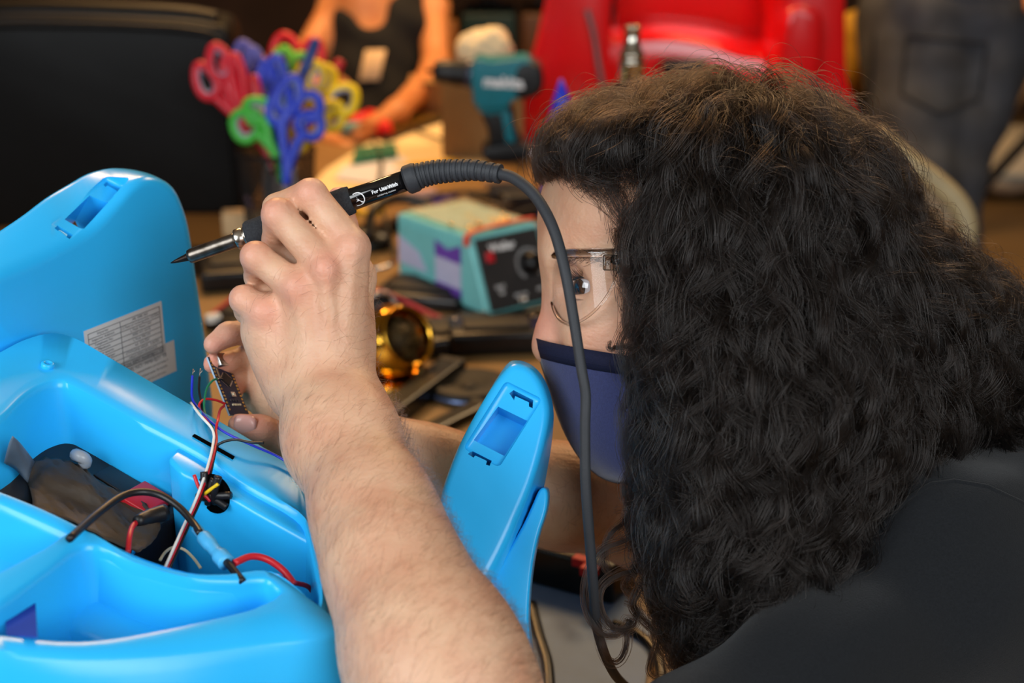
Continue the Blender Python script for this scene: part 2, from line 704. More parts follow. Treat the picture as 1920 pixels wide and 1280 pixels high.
# --- near hand: metacarpals
BODY += [cap(cv(640, 730, .856), cv(660, 466, .850), .0135, .0112, .012),
         cap(cv(620, 730, .852), cv(613, 503, .846), .0135, .0115, .012),
         cap(cv(598, 730, .854), cv(556, 538, .850), .0135, .0110, .012),
         cap(cv(565, 735, .862), cv(493, 585, .858), .0135, .0105, .012),
         cap(cv(545, 735, .868), cv(492, 622, .868), .0140, .0130, .012),
         cap(cv(645, 735, .870), cv(671, 520, .878), .0140, .0105, .012),
         ell(cv(590, 640, .868), (.034, .036, .014), .015)]
# knuckles and tendons
BODY += [ell(cv(609, 503, .8345), .0068, .009), ell(cv(660, 462, .840), .0062, .009),
         ell(cv(553, 537, .8395), .0066, .009), ell(cv(491, 582, .849), .006, .008),
         cap(cv(612, 520, .8335), cv(622, 690, .8395), .0026, .0016, .006),
         cap(cv(660, 480, .8395), cv(640, 690, .844), .0024, .0015, .006),
         cap(cv(556, 552, .8385), cv(592, 680, .842), .0022, .0015, .006)]
# fingers
BODY += chain([(661, 462, .848, 10.5), (583, 364, .853, 9.4), (519, 389, .868, 8.4), (528, 425, .891, 7.2)], .0035)
BODY += chain([(613, 502, .843, 10.5), (521, 402, .847, 9.5), (518, 452, .868, 8.5), (555, 462, .888, 7.2)], .0035)
BODY += chain([(556, 538, .847, 10.2), (480, 481, .850, 9.0), (484, 520, .872, 8.2), (530, 530, .887, 7.0)], .0035)
BODY += chain([(493, 584, .856, 9.6), (457, 561, .859, 8.4), (463, 583, .876, 7.6), (510, 580, .888, 6.8)], .0035)
for (a, b_, c_) in (((583, 365, .849), .0063, .006), ((521, 402, .843), .0066, .006), ((480, 481, .846), .0062, .006), ((457, 561, .855), .0056, .006)):
    BODY.append(ell(cv(*a), b_, c_))
# webs between the curled fingers
BODY += [cap(cv(630, 460, .864), cv(580, 404, .869), .0078, .0070, .003), cap(cv(578, 512, .864), cv(530, 470, .868), .0080, .0070, .003),
         cap(cv(524, 556, .870), cv(490, 536, .874), .0076, .0068, .003)]
# thumb behind the iron
BODY += chain([(671, 520, .880, 11.0), (640, 430, .900, 10.0), (637, 374, .905, 8.6)], .006)

# --- far forearm and hand
BODY += [cap(cv(1780, 930, 1.17), cv(1230, 962, 1.07), .05, .042, .02),
         cap(cv(1230, 962, 1.07), cv(1050, 929, 1.025), .042, .0350, .02),
         cap(cv(1050, 929, 1.025), cv(800, 886, .99), .0350, .0295, .02),
         cap(cv(800, 886, .99), cv(630, 810, .958), .0295, .0255, .02, flat=(Z, .85)),
         cap(cv(630, 810, .958), cv(545, 740, .956), .0245, .0260, .015, flat=(Z, .7)),
         cap(cv(545, 740, .956), cv(528, 685, .953), .0240, .0200, .012, flat=(Z, .6)),
         cap(cv(600, 815, .945), cv(536, 825, .930), .0135, .0110, .012)]
BODY += chain([(536, 825, .930, 10.8), (490, 806, .918, 9.0), (449, 796, .914, 7.6)], .006)
BODY += chain([(528, 672, .950, 9.6), (465, 622, .945, 8.6), (428, 626, .934, 7.9), (400, 645, .929, 6.9)], .0035)
BODY += chain([(530, 705, .957, 9.6), (468, 668, .956, 8.4), (428, 681, .944, 7.6), (399, 682, .936, 6.7)], .0035)
BODY += chain([(526, 738, .963, 9.2), (474, 706, .966, 8.0), (446, 712, .952, 7.2), (437, 735, .944, 6.4)], .0035)
BODY += chain([(520, 768, .966, 8.6), (486, 745, .972, 7.2), (468, 752, .96, 6.4)], .0035)

# --- head and neck
HD = .95
BODY += [ell(cv(1315, 425, HD), (.0995, .0835, .077), .02),
         ell(cv(1138, 415, HD), (.0415, .0560, .0590), .03),
         cap(cv(1062, 474, .928), cv(1062, 474, .972), .0135, .0135, .012),
         ell(cv(1155, 590, HD), (.0390, .0550, .0520), .03),
         ell(cv(1160, 640, .922), (.0320, .0300, .0200), .02),
         ell(cv(1160, 640, .978), (.0320, .0300, .0200), .02),
         cap(cv(1064, 500, HD), cv(1036, 625, HD), .0085, .0100, .014),
         cap(cv(1036, 625, HD), cv(1032, 650, HD), .0100, .0125, .010),
         ell(cv(1225, 745, HD), (.0500, .0520, .0420), .03),
         ell(cv(1160, 840, HD), (.0200, .0180, .0200), .02),
         cap(cv(1400, 790, .97), cv(1660, 960, 1.0), .057, .062, .03),
         # trunk below the shirt
         cap(cv(1720, 1130, .90), cv(1800, 960, 1.15), .060, .060, .03),
         cap(cv(1760, 1080, 1.02), cv(2250, 1400, 1.02), .11, .13, .05)]
EYE = cv(1108, 538, .9195)
EYE_R = .0124
BODY += [ell(cv(1070, 534, .914), (.0150, .0125, .0125), .012, sub=True),
         ell(EYE, .0146, .006),
         ell(EYE + V(-.0080, .0002, .0065), (.0130, .0058, .0140), .002, sub=True),
         # lids
         cap(EYE + V(-.0112, .0058, .0052), EYE + V(-.0020, .0066, .0130), .0020, .0018, .003),
         cap(EYE + V(-.0108, -.0062, .0052), EYE + V(-.0020, -.0060, .0130), .0016, .0015, .003),
         cap(EYE + V(-.0020, .0066, .0130), EYE + V(.0070, -.0005, .0132), .0018, .0014, .003)]

bv, bf = sdf_mesh(BODY, .0020, smooth=3)
E_ = bv[bf[:, 1]] - bv[bf[:, 0]], bv[bf[:, 2]] - bv[bf[:, 0]]
fn = np.cross(*E_)
if (fn * (bv[bf[:, 0]] - bv.mean(0))).sum() < 0:
    bf = bf[:, ::-1].copy(); fn = -fn


def vert_normals(v, f):
    n = np.zeros_like(v)
    q = np.cross(v[f[:, 2]] - v[f[:, 0]], v[f[:, 3]] - v[f[:, 1]])
    for a in range(4):
        np.add.at(n, f[:, a], q)
    return n / np.maximum(np.linalg.norm(n, axis=1, keepdims=True), 1e-12)


bn = vert_normals(bv, bf)

PERSON_O = W(1720, 1280, 1.0)
person = thing('person', 'person with long dark curly hair, black shirt and navy mask leaning over to solder', 'person', PERSON_O)
body = link_mesh('body', (c2w(bv), bf), SKIN, person)
# ruddy places: knuckles, fingertips, nose, cheek
rud = np.zeros(len(bv))
for (px, py, d, r, s) in ((609, 500, .832, .011, .55), (660, 462, .838, .012, .4), (553, 537, .838, .011, .5), (491, 582, .846, .012, .55),
                          (575, 350, .842, .013, .45), (505, 390, .838, .012, .45), (462, 470, .842, .011, .4), (440, 550, .850, .012, .4),
                          (455, 797, .905, .020, .75), (405, 652, .918, .016, .75), (398, 684, .93, .014, .8), (430, 634, .925, .012, .5),
                          (640, 365, .897, .016, .8), (1030, 615, .945, .020, .6), (1140, 640, .90, .022, .25), (437, 735, .94, .010, .6)):
    rud = np.maximum(rud, s * np.exp(-((bv - cv(px, py, d)) ** 2).sum(1) / (r * r)))
at = body.data.attributes.new('ruddy', 'FLOAT', 'POINT')
at.data.foreach_set('value', rud.astype(np.float32))

# --- eye
ev, ef = lathe([(EYE_R * math.sin(a), EYE_R * (1 - math.cos(a))) for a in np.linspace(0.02, math.pi - .02, 16)], (0, 0, 0), axis=(0, 0, 1), sides=28)
ev = ev - V(0, 0, EYE_R)
gaze = nrm(V(-.74, -.08, .62))


def eye_material():
    m = bpy.data.materials.new('eye'); m.use_nodes = True
    nt = m.node_tree; L = nt.links.new; b = nt.nodes['Principled BSDF']
    tc = nt.nodes.new('ShaderNodeTexCoord')
    dp = nt.nodes.new('ShaderNodeVectorMath'); dp.operation = 'DOT_PRODUCT'
    dp.inputs[1].default_value = tuple(wdir(gaze))
    nn = nt.nodes.new('ShaderNodeVectorMath'); nn.operation = 'NORMALIZE'
    L(tc.outputs['Object'], nn.inputs[0]); L(nn.outputs[0], dp.inputs[0])
    r = nt.nodes.new('ShaderNodeValToRGB')
    els = r.color_ramp.elements
    els[0].position = .80; els[0].color = (*lin((196, 190, 190)), 1)
    els[1].position = .975; els[1].color = (.004, .004, .004, 1)
    for p, c in ((.862, (180, 176, 178)), (.876, (30, 26, 26)), (.90, (70, 52, 40)), (.965, (52, 36, 26))):
        e = els.new(p); e.color = (*lin(c), 1)
    L(dp.outputs['Value'], r.inputs['Fac']); L(r.outputs['Color'], b.inputs['Base Color'])
    b.inputs['Roughness'].default_value = .08
    b.inputs['Coat Weight'].default_value = 1.0
    return m


eye = link_mesh('eyeball', (c2w(ev + EYE), ef), eye_material(), person, origin=c2w(EYE))

# --- thumb nails and finger nails (far hand)
nail_m = mat('nail', (228, 170, 160), .28, var=.04, coat=.3)


def nail(px, py, d, xdir, nd, L_, w_):
    x = nrm(xdir); n = nrm(np.asarray(nd) - x * np.dot(nd, x)); y = np.cross(n, x)
    P = []
    for i in range(9):
        u = i / 8 * 2 - 1
        row = []
        for j in range(9):
            t = j / 8 * 2 - 1
            rr = math.sqrt(max(0, 1 - (abs(u) ** 3.2) * .75))
            row.append(cv(px, py, d) + x * u * L_ / 2 + y * t * w_ / 2 * rr - n * (t * t * w_ * .16 + (u * u) * L_ * .04))
        P.append(row)
    v, f = grid_surf(P)
    return link_mesh('fingernail', (c2w(v), f), nail_m, person, solid=.0005)


nail(459, 797, .9065, (-.95, .12, .05), (.05, -.18, 1), .0140, .0125)

hair_base0 = mat('lash_dark', (24, 17, 15), .6)
# --- strands
def curves_object(name, pts, rad, m, parent):
    n, k = pts.shape[:2]
    hc = bpy.data.hair_curves.new(name)
    hc.add_curves([k] * n)
    o = np.array(parent['_o'])
    hc.attributes['position'].data.foreach_set('vector', (c2w(pts.reshape(-1, 3)) - o).astype(np.float32).ravel())
    a = hc.attributes.get('radius') or hc.attributes.new('radius', 'FLOAT', 'POINT')
    a.data.foreach_set('value', np.broadcast_to(rad, (n, k)).astype(np.float32).ravel())
    hc.materials.append(m)
    ob = bpy.data.objects.new(name, hc)
    COL.objects.link(ob)
    ob.parent = parent
    ob['kind'] = 'stuff'
    return ob


def hair_material(name, c, rough=.32, var=True):
    m = bpy.data.materials.new(name); m.use_nodes = True
    nt = m.node_tree; nt.nodes.clear(); L = nt.links.new
    o = nt.nodes.new('ShaderNodeOutputMaterial'); h = nt.nodes.new('ShaderNodeBsdfHairPrincipled')
    h.parametrization = 'COLOR'
    info = nt.nodes.new('ShaderNodeHairInfo')
    r = nt.nodes.new('ShaderNodeValToRGB')
    r.color_ramp.elements[0].color = (c[0] * .6, c[1] * .6, c[2] * .6, 1)
    r.color_ramp.elements[1].color = (c[0] * 1.8, c[1] * 1.6, c[2] * 1.5, 1)
    L(info.outputs['Random'], r.inputs['Fac']); L(r.outputs['Color'], h.inputs['Color'])
    h.inputs['Roughness'].default_value = rough
    h.inputs['Radial Roughness'].default_value = .4
    h.inputs['IOR'].default_value = 1.42
    L(h.outputs[0], o.inputs[0])
    return m


HAIR_M = hair_material('dark_brown_hair', (.0068, .0051, .0043), .28)
ARM_HAIR_M = hair_material('arm_hair', (.060, .040, .028), .4)

# arm hair lies across the forearms
sel = []
cen = np.array([cv(*p) for p in ((640, 822, .83), (700, 960, .79), (735, 1060, .765), (795, 1200, .735), (833, 1280, .72), (860, 1340, .71), (620, 700, .845), (600, 640, .845))])
farp = np.array([cv(*p) for p in ((800, 886, .99), (930, 905, 1.0), (1050, 929, 1.02), (1150, 945, 1.05))])
dn = np.min(np.linalg.norm(bv[:, None] - cen[None], axis=2), 1)
df = np.min(np.linalg.norm(bv[:, None] - farp[None], axis=2), 1)
near_i = np.where((dn < .05) & (bn[:, 2] > -.45))[0]
far_i = np.where((df < .045) & (bn[:, 2] > -.3))[0]
wt = np.where(bv[near_i, 1] > cv(620, 740, .85)[1], .25, 1.0)
wt *= np.where(bn[near_i, 0] > .5, 2.2, 1.0)
ri = np.concatenate([RNG.choice(near_i, 4200, p=wt / wt.sum()), RNG.choice(far_i, 900)])
root, nr = bv[ri], bn[ri]
isn = np.arange(len(ri)) < 4200
axis = nrm(cv(833, 1280, .72) - cv(640, 822, .83))
axf = nrm(cv(1050, 929, 1.02) - cv(800, 886, .99))
ax_ = np.where(isn[:, None], axis, -axf)
flow = np.cross(np.broadcast_to(ax_, nr.shape), nr)
flow = flow * np.sign(flow[:, :1] + 1e-6) * np.where(isn, 1, .6)[:, None] + ax_ * np.where(isn, -.45, .3)[:, None] + RNG.normal(0, .35, nr.shape)
flow -= nr * (flow * nr).sum(1, keepdims=True)
flow /= np.linalg.norm(flow, axis=1, keepdims=True)
ln = RNG.uniform(.005, .0125, len(ri)) * np.where(bn[ri, 0] > .45, 1.35, 1)
tt = np.linspace(0, 1, 5)
lift = np.where(bn[ri, 0] > .45, .38, .16)
hp = root[:, None] + flow[:, None] * (ln[:, None] * tt)[..., None] + nr[:, None] * ((lift * ln)[:, None] * tt * (1.15 - .5 * tt))[..., None]
side = np.cross(flow, nr)
hp += side[:, None] * (ln[:, None] * .18 * (tt ** 2) * RNG.normal(0, 1, (len(ri), 1)))[..., None]
curves_object('arm_hair', hp, (np.array([.000045, .000042, .00004, .00003, .00001]))[None], ARM_HAIR_M, person)

# eyebrow and lashes
from mathutils.bvhtree import BVHTree
_bt = BVHTree.FromPolygons([tuple(p) for p in bv], [list(map(int, q)) for q in bf])


def body_at(px, py):
    r = nrm(cv(px, py, 1.0))
    h = _bt.ray_cast(Vector((0, 0, 0)), Vector(r))
    return np.array(h[0])


def patch_hairs(path, n, spread, dirn, length, r, name, jitter=.25):
    P = smooth_path([body_at(*p[:2]) for p in path], 10)
    i = RNG.integers(0, len(P), n)
    rt = P[i] + RNG.normal(0, 1, (n, 3)) * np.asarray(spread)
    dd = np.asarray(dirn) + RNG.normal(0, jitter, (n, 3))
    dd /= np.linalg.norm(dd, axis=1, keepdims=True)
    t = np.linspace(0, 1, 5)
    pts = rt[:, None] + dd[:, None] * (t * length)[None, :, None]
    pts[:, :, 1] += (t ** 2 * length * .25)[None]
    return curves_object(name, pts, np.array([r, r, r * .9, r * .7, r * .2])[None], HAIR_M, person)


patch_hairs([(1052, 493), (1075, 484), (1105, 484), (1138, 496)], 300, (.0010, .0016, .0008), (.85, .25, .35), .0085, .00009, 'eyebrow')
lid = smooth_path([EYE + V(-.0118, .0046, .0052), EYE + V(-.0066, .0058, .0122), EYE + V(.0005, .0050, .0148), EYE + V(.0066, .0002, .0146)], 5)
link_mesh('lash_line', (lambda g: (c2w(g[0]), g[1]))(tube(lid, .0007, 6)), hair_base0, person)
lp = []
for a in np.linspace(0, 1, 60):
    q = EYE + V(-.0115, .0052, .0062) * (1 - a) + V(-.0005, .0058, .0146) * a
    dr = nrm(V(-1.0, .25 + .3 * RNG.random(), .25 + .9 * a))
    t = np.linspace(0, 1, 5)[:, None]
    lp.append(q + dr * t * .0085 + V(0, .0030, 0) * t ** 2)
for a in np.linspace(0, 1, 34):
    q = EYE + V(-.0100, -.0056, .0062) * (1 - a) + V(-.0010, -.0052, .0138) * a
    dr = nrm(V(-.7, -.9, .3 + .5 * a))
    t = np.linspace(0, 1, 5)[:, None]
    lp.append(q + dr * t * .0055)
curves_object('eyelashes', np.array(lp), np.array([.00010, .0001, .00008, .00006, .00002])[None], HAIR_M, person)

# ------------------------------------------------------------------ head hair: a dark mass with strands laid over it
HV = [ell(cv(1365, 430, .95), (.1030, .1050, .1000), .03),
      ell(cv(1170, 290, .945), (.0470, .0270, .0720), .028),
      cap(cv(1420, 470, .905), cv(1435, 760, .885), .069, .071, .04),
      cap(cv(1430, 760, .885), cv(1405, 1000, .870), .071, .058, .04),
      cap(cv(1400, 1000, .870), cv(1365, 1160, .860), .056, .030, .03),
      cap(cv(1500, 470, .950), cv(1650, 670, .960), .060, .062, .05),
      cap(cv(1630, 650, .920), cv(1600, 830, .905), .058, .050, .04),
      cap(cv(1690, 670, .960), cv(2020, 770, 1.0), .060, .058, .05)]
HV_IN = [dict(p) for p in HV]
for p in HV_IN:
    if p['t'] == 'cap':
        p['ra'] = p['ra'] - .009; p['rb'] = p['rb'] - .010
    else:
        p['r'] = p['r'] - .009
hv_, hf_ = sdf_mesh(HV_IN, .005, smooth=2, warp=lambda P: .0025 * np.sin(P[:, 0] * 170 + 2 * np.sin(P[:, 1] * 60)) * np.sin(P[:, 1] * 90 + P[:, 2] * 120))
fnh = np.cross(hv_[hf_[:, 1]] - hv_[hf_[:, 0]], hv_[hf_[:, 2]] - hv_[hf_[:, 0]])
if (fnh * (hv_[hf_[:, 0]] - hv_.mean(0))).sum() < 0:
    hf_ = hf_[:, ::-1].copy()
hair_base = mat('hair_mass', (14, 11, 10), .75, var=.2, bump=.5, bscale=300, spec=.15)
hair = link_mesh('hair', (c2w(hv_), hf_), hair_base, person)


def grad(P, e=.0015):
    g = np.stack([sdf(HV, P + V(*(e if i == a else 0 for i in range(3)))) - sdf(HV, P - V(*(e if i == a else 0 for i in range(3)))) for a in range(3)], 1)
    return g / np.maximum(np.linalg.norm(g, axis=1, keepdims=True), 1e-9)


def flow_dir(P):
    C = cv(1430, 140, .95)
    r = P - C
    dist = np.linalg.norm(r, axis=1, keepdims=True)
    rad = r / np.maximum(dist, 1e-6)
    w = np.exp(-(dist / .105) ** 2)
    px = P[:, 0] / -P[:, 2] * FPX + 960
    py = 640 - P[:, 1] / -P[:, 2] * FPX
    g = np.zeros_like(P); g[:, 1] = -1
    right = 1 / (1 + np.exp(-(px - 1640 - (py - 500) * .35) / 60))
    g[:, 0] += 1.25 * right
    low = np.clip((py - 700) / 400, 0, 1)
    g[:, 0] -= .42 * low * (1 - right)
    fwd = np.clip((1330 - px) / 250, 0, 1) * np.clip((420 - py) / 160, 0, 1)
    g[:, 0] -= .9 * fwd
    d = rad * w * 1.6 + g * (1 - w)
    return d / np.linalg.norm(d, axis=1, keepdims=True)


def grow(roots, lengths, layer, K, step_noise):
    n = len(roots)
    P = roots.copy()
    out = [P.copy()]
    step = lengths / (K - 1)
    prev = None
    wob = RNG.normal(0, 1, (n, 3))
    for i in range(1, K):
        g = grad(P); s = sdf(HV, P)
        f = flow_dir(P) + wob * step_noise
        ft = f - g * (f * g).sum(1, keepdims=True)
        m = np.linalg.norm(ft, axis=1, keepdims=True)
        ft = np.where(m > .2, ft / np.maximum(m, 1e-6), ft)
        d = ft + g * np.clip((layer - s) * 60, -.9, .9)[:, None]
        if prev is not None:
            d = .55 * d / np.maximum(np.linalg.norm(d, axis=1, keepdims=True), .3) + .45 * prev
        d /= np.maximum(np.linalg.norm(d, axis=1, keepdims=True), .3)
        prev = d
        wob = .92 * wob + .39 * RNG.normal(0, 1, (n, 3))
        P = P + d * step[:, None]
        out.append(P.copy())
    return np.stack(out, 1)


def scalp_roots(n):
    out = []
    while sum(len(o) for o in out) < n:
        q = RNG.normal(0, 1, (n * 3, 3)); q /= np.linalg.norm(q, axis=1, keepdims=True)
        p = cv(1365, 425, .95) + q * V(.100, .088, .082)
        px = p[:, 0] / -p[:, 2] * FPX + 960; py = 640 - p[:, 1] / -p[:, 2] * FPX
        ok = (q[:, 2] > -.45) & ~((px < 1200) & (py > 330)) & ~((px < 1240) & (py > 520)) & (py < 720)
        out.append(p[ok])
    return np.concatenate(out)[:n]


def along_frames(G):
    tg = np.gradient(G, axis=1)
    tg /= np.maximum(np.linalg.norm(tg, axis=2, keepdims=True), 1e-9)
    ref = np.broadcast_to(V(.2, .1, 1), tg.shape)
    u = np.cross(tg, ref); u /= np.maximum(np.linalg.norm(u, axis=2, keepdims=True), 1e-6)
    return u, np.cross(tg, u)


def locks(G, per, lengths, amp, wave, width, fr, r0, extra_phase=None):
    """child strands spiralling round each guide"""
    n, K = G.shape[:2]
    u, w = along_frames(G)
    t = np.linspace(0, 1, K)
    ph = RNG.uniform(0, 6.28, n) if extra_phase is None else extra_phase
    tw = lengths / wave * 6.28
    sign = np.where(RNG.random(n) < .5, -1, 1)
    rep = np.repeat(np.arange(n), per)
    M = len(rep)
    c1 = RNG.normal(0, 1, (M, 2)) * width[rep][:, None]
    cp = RNG.normal(0, .20, M)
    a = (ph[rep] + cp)[:, None] + (sign * tw)[rep][:, None] * (t * (1 + .25 * t))[None]
    ampt = amp[rep][:, None] * np.clip(t * 3.0, 0, 1)[None] * RNG.uniform(.85, 1.15, (M, 1))
    wid = np.interp(t, [0, .25, .7, 1], [1.3, 1.0, .8, .75])[None]
    o1 = c1[:, :1] * wid + ampt * np.cos(a)
    o2 = c1[:, 1:] * wid + ampt * np.sin(a)
    f1 = np.cumsum(RNG.normal(0, fr, (M, K)), 1) * t[None]; f2 = np.cumsum(RNG.normal(0, fr, (M, K)), 1) * t[None]
    return G[rep] + u[rep] * (o1 + f1)[..., None] + w[rep] * (o2 + f2)[..., None], rep


K = 46
FACE_WIN = np.array(((985, 352), (1062, 338), (1112, 372), (1150, 440), (1166, 520), (1176, 600), (1150, 655), (1162, 760), (1172, 930), (985, 930)), float)


def in_poly(x, y, poly):
    r = np.zeros(x.shape, bool)
    j = len(poly) - 1
    for i in range(len(poly)):
        xi, yi = poly[i]; xj, yj = poly[j]
        c = ((yi > y) != (yj > y)) & (x < (xj - xi) * (y - yi) / (yj - yi + 1e-9) + xi)
        r ^= c
        j = i
    return r


def part_round_face(S):
    """hair stops where it is tucked back from the face"""
    px = S[..., 0] / -S[..., 2] * FPX + 960; py = 640 - S[..., 1] / -S[..., 2] * FPX
    j = RNG.normal(0, 11, (len(S), 1))
    ins = in_poly(px + j, py - j * .6, FACE_WIN)
    ins = np.maximum.accumulate(ins, axis=1)
    live = ~ins
    last = np.maximum(live.sum(1) - 1, 0)
    tipp = S[np.arange(len(S)), last]
    S = np.where(ins[..., None], tipp[:, None], S)
    return S[last > 4]


def volume_roots(n):
    out = []
    while sum(len(o) for o in out) < n:
        i = RNG.integers(0, len(hv_), n * 2)
        p = hv_[i]
        px = p[:, 0] / -p[:, 2] * FPX + 960
        py = 640 - p[:, 1] / -p[:, 2] * FPX
        ok = (py < 1080) & ~((px < 1230) & (py > 300)) & (p[:, 2] > -.99)
        out.append(p[ok])
    return np.concatenate(out)[:n]


NG = 640
roots = scalp_roots(NG)
L_ = RNG.uniform(.18, .42, NG)
G = grow(roots, L_, RNG.uniform(-.011, .004, NG), K, .30)
S1, _ = locks(G, int(32 * HAIR_MULT), L_, RNG.uniform(.0035, .0085, NG), RNG.uniform(.065, .125, NG), RNG.uniform(.0018, .0050, NG), .00010, None)
NG2 = 620
L2 = RNG.uniform(.09, .22, NG2)
G2 = grow(volume_roots(NG2), L2, RNG.uniform(-.006, .006, NG2), K, .34)
S2, _ = locks(G2, int(26 * HAIR_MULT), L2, RNG.uniform(.0035, .0085, NG2), RNG.uniform(.055, .105, NG2), RNG.uniform(.0016, .0045, NG2), .00010, None)
NG3 = 1000
L3 = RNG.uniform(.05, .20, NG3)
r3 = np.concatenate([scalp_roots(500), volume_roots(500)])
G3 = grow(r3, L3, RNG.uniform(-.002, .012, NG3), K, .5)
S3, _ = locks(G3, 3, L3, RNG.uniform(.003, .009, NG3), RNG.uniform(.03, .07, NG3), RNG.uniform(.003, .007, NG3), .0005, None)


def taper(n, r0):
    return (r0 * np.interp(np.linspace(0, 1, K), [0, .1, .8, 1], [.9, 1, .8, .25]))[None]


curves_object('hair_strands', part_round_face(np.concatenate([S1, S2])), taper(1, .000125), HAIR_M, hair)
curves_object('flyaway_hair', part_round_face(S3), taper(1, .000080), HAIR_M, hair)

# loose ringlets hanging in front of the chest
ring_paths = [
    [(1215, 960, .872), (1180, 1010, .870), (1130, 1035, .868), (1105, 1085, .866), (1102, 1140, .865), (1125, 1185, .864), (1160, 1188, .866), (1182, 1160, .868), (1178, 1185, .868), (1172, 1215, .866), (1158, 1240, .864), (1138, 1238, .862), (1128, 1215, .862), (1130, 1195, .864)],
    [(1240, 1000, .870), (1205, 1060, .868), (1160, 1075, .866), (1130, 1105, .866), (1128, 1150, .865), (1150, 1178, .864), (1185, 1170, .866), (1196, 1140, .868), (1170, 1130, .868)],
    [(1210, 900, .885), (1195, 960, .88), (1215, 1010, .875), (1190, 1060, .872), (1175, 1100, .872), (1190, 1130, .872)],
    [(1290, 1060, .865), (1240, 1075, .865), (1205, 1090, .866), (1185, 1130, .866), (1205, 1160, .868), (1230, 1200, .866), (1222, 1260, .864), (1260, 1275, .862)],
    [(1200, 860, .895), (1172, 905, .89), (1180, 960, .885), (1150, 1000, .88), (1130, 1045, .876), (1150, 1080, .874)],
    [(1300, 1120, .862), (1270, 1165, .860), (1290, 1210, .860), (1260, 1240, .858), (1285, 1275, .858)],
    [(1180, 560, .880), (1172, 600, .878), (1185, 640, .876), (1150, 655, .874), (1140, 640, .874)],
    [(1140, 350, .885), (1175, 420, .880), (1165, 480, .876), (1185, 540, .874), (1178, 600, .872), (1160, 650, .870), (1180, 720, .868), (1160, 780, .866), (1180, 850, .866)],
    [(1120, 330, .888), (1150, 390, .882), (1185, 440, .878), (1175, 520, .874), (1200, 600, .870), (1180, 680, .868), (1205, 760, .866), (1170, 830, .866), (1195, 920, .866)],
    [(1060, 330, .905), (1075, 345, .902), (1110, 370, .895), (1140, 420, .890), (1160, 460, .885)],
]
RG = np.stack([smooth_path([cv(*p) for p in q], 12)[np.linspace(0, (len(q) - 1) * 12, K).astype(int)] for q in ring_paths])
nR = len(RG)
wd = np.array([.0016, .0016, .0018, .002, .002, .003, .0012, .0028, .0030, .0008])
RS, _ = locks(RG, 46, np.full(nR, .12), np.full(nR, .0009), np.full(nR, .05), wd, .00014, None)
curves_object('ringlets', RS, taper(1, .000115), HAIR_M, hair)

# ------------------------------------------------------------------ clothes
SHIRT_M = mat('black_cotton', (24, 26, 29), .9, var=.16, scale=900, bump=.35, bscale=1400, spec=.12, sheen=.1)
SH = [ell(cv(1722, 1090, .885), (.073, .073, .070), .03),
      cap(SHOULDER, SHOULDER * .3 + ELBOW * .7, .054, .0485, .010),
      cap(cv(1740, 1080, .92), cv(1830, 960, 1.12), .066, .062, .05),
      cap(cv(1790, 1000, 1.0), cv(1860, 1010, 1.0), .082, .09, .04),
      cap(cv(1840, 1120, 1.0), cv(2250, 1330, 1.02), .125, .165, .05)]


def folds(P):
    a = P[:, 0] * 34 + P[:, 1] * 58 + 1.6 * np.sin(P[:, 0] * 17 + P[:, 2] * 9)
    q = .0042 * np.sin(a) * (.5 + .5 * np.sin(P[:, 0] * 19 - P[:, 1] * 23 + 1.0)) + .0016 * np.sin(P[:, 0] * 95 - P[:, 1] * 60 + P[:, 2] * 70)
    return q


sv, sf = sdf_mesh(SH, .004, smooth=3, warp=folds)
if (np.cross(sv[sf[:, 1]] - sv[sf[:, 0]], sv[sf[:, 2]] - sv[sf[:, 0]]) * (sv[sf[:, 0]] - sv.mean(0))).sum() < 0:
    sf = sf[:, ::-1].copy()
shirt = link_mesh('shirt', (c2w(sv), sf), SHIRT_M, person)
# ribbed neckband standing on the collar line
cb = smooth_path([cv(*p) for p in ((1660, 905, .945), (1705, 862, .930), (1760, 846, .920), (1820, 856, .915), (1880, 884, .915), (1950, 930, .92))], 10)
link_mesh('neckband', (lambda g: (c2w(g[0]), g[1]))(tube(cb, .0085, 10, flat=(V(.1, .3, 1), .45))), SHIRT_M, shirt)
sb = smooth_path([cv(*p) for p in ((1640, 970, .905), (1700, 915, .880), (1760, 900, .868), (1820, 915, .862), (1880, 945, .865), (1950, 990, .87))], 10)

_st = BVHTree.FromPolygons([tuple(p) for p in sv], [list(map(int, q)) for q in sf])


def shirt_line(l, r, name):
    P = []
    for a, b in zip(l[:-1], l[1:]):
        for t in np.linspace(0, 1, 6)[:-1]:
            h = _st.ray_cast(Vector((0, 0, 0)), Vector(nrm(cv(a[0] + (b[0] - a[0]) * t, a[1] + (b[1] - a[1]) * t, 1.0))))
            if h[0] is not None:
                P.append(np.array(h[0]))
    g = tube(smooth_path(P, 2), r, 8)
    link_mesh(name, (c2w(g[0]), g[1]), SHIRT_M, shirt)


shirt_line([(1655, 985), (1700, 935), (1745, 908), (1790, 902), (1850, 912), (1915, 942), (1990, 990)], .0016, 'collar_seam')
shirt_line([(1760, 862), (1764, 905)], .0012, 'band_seam')
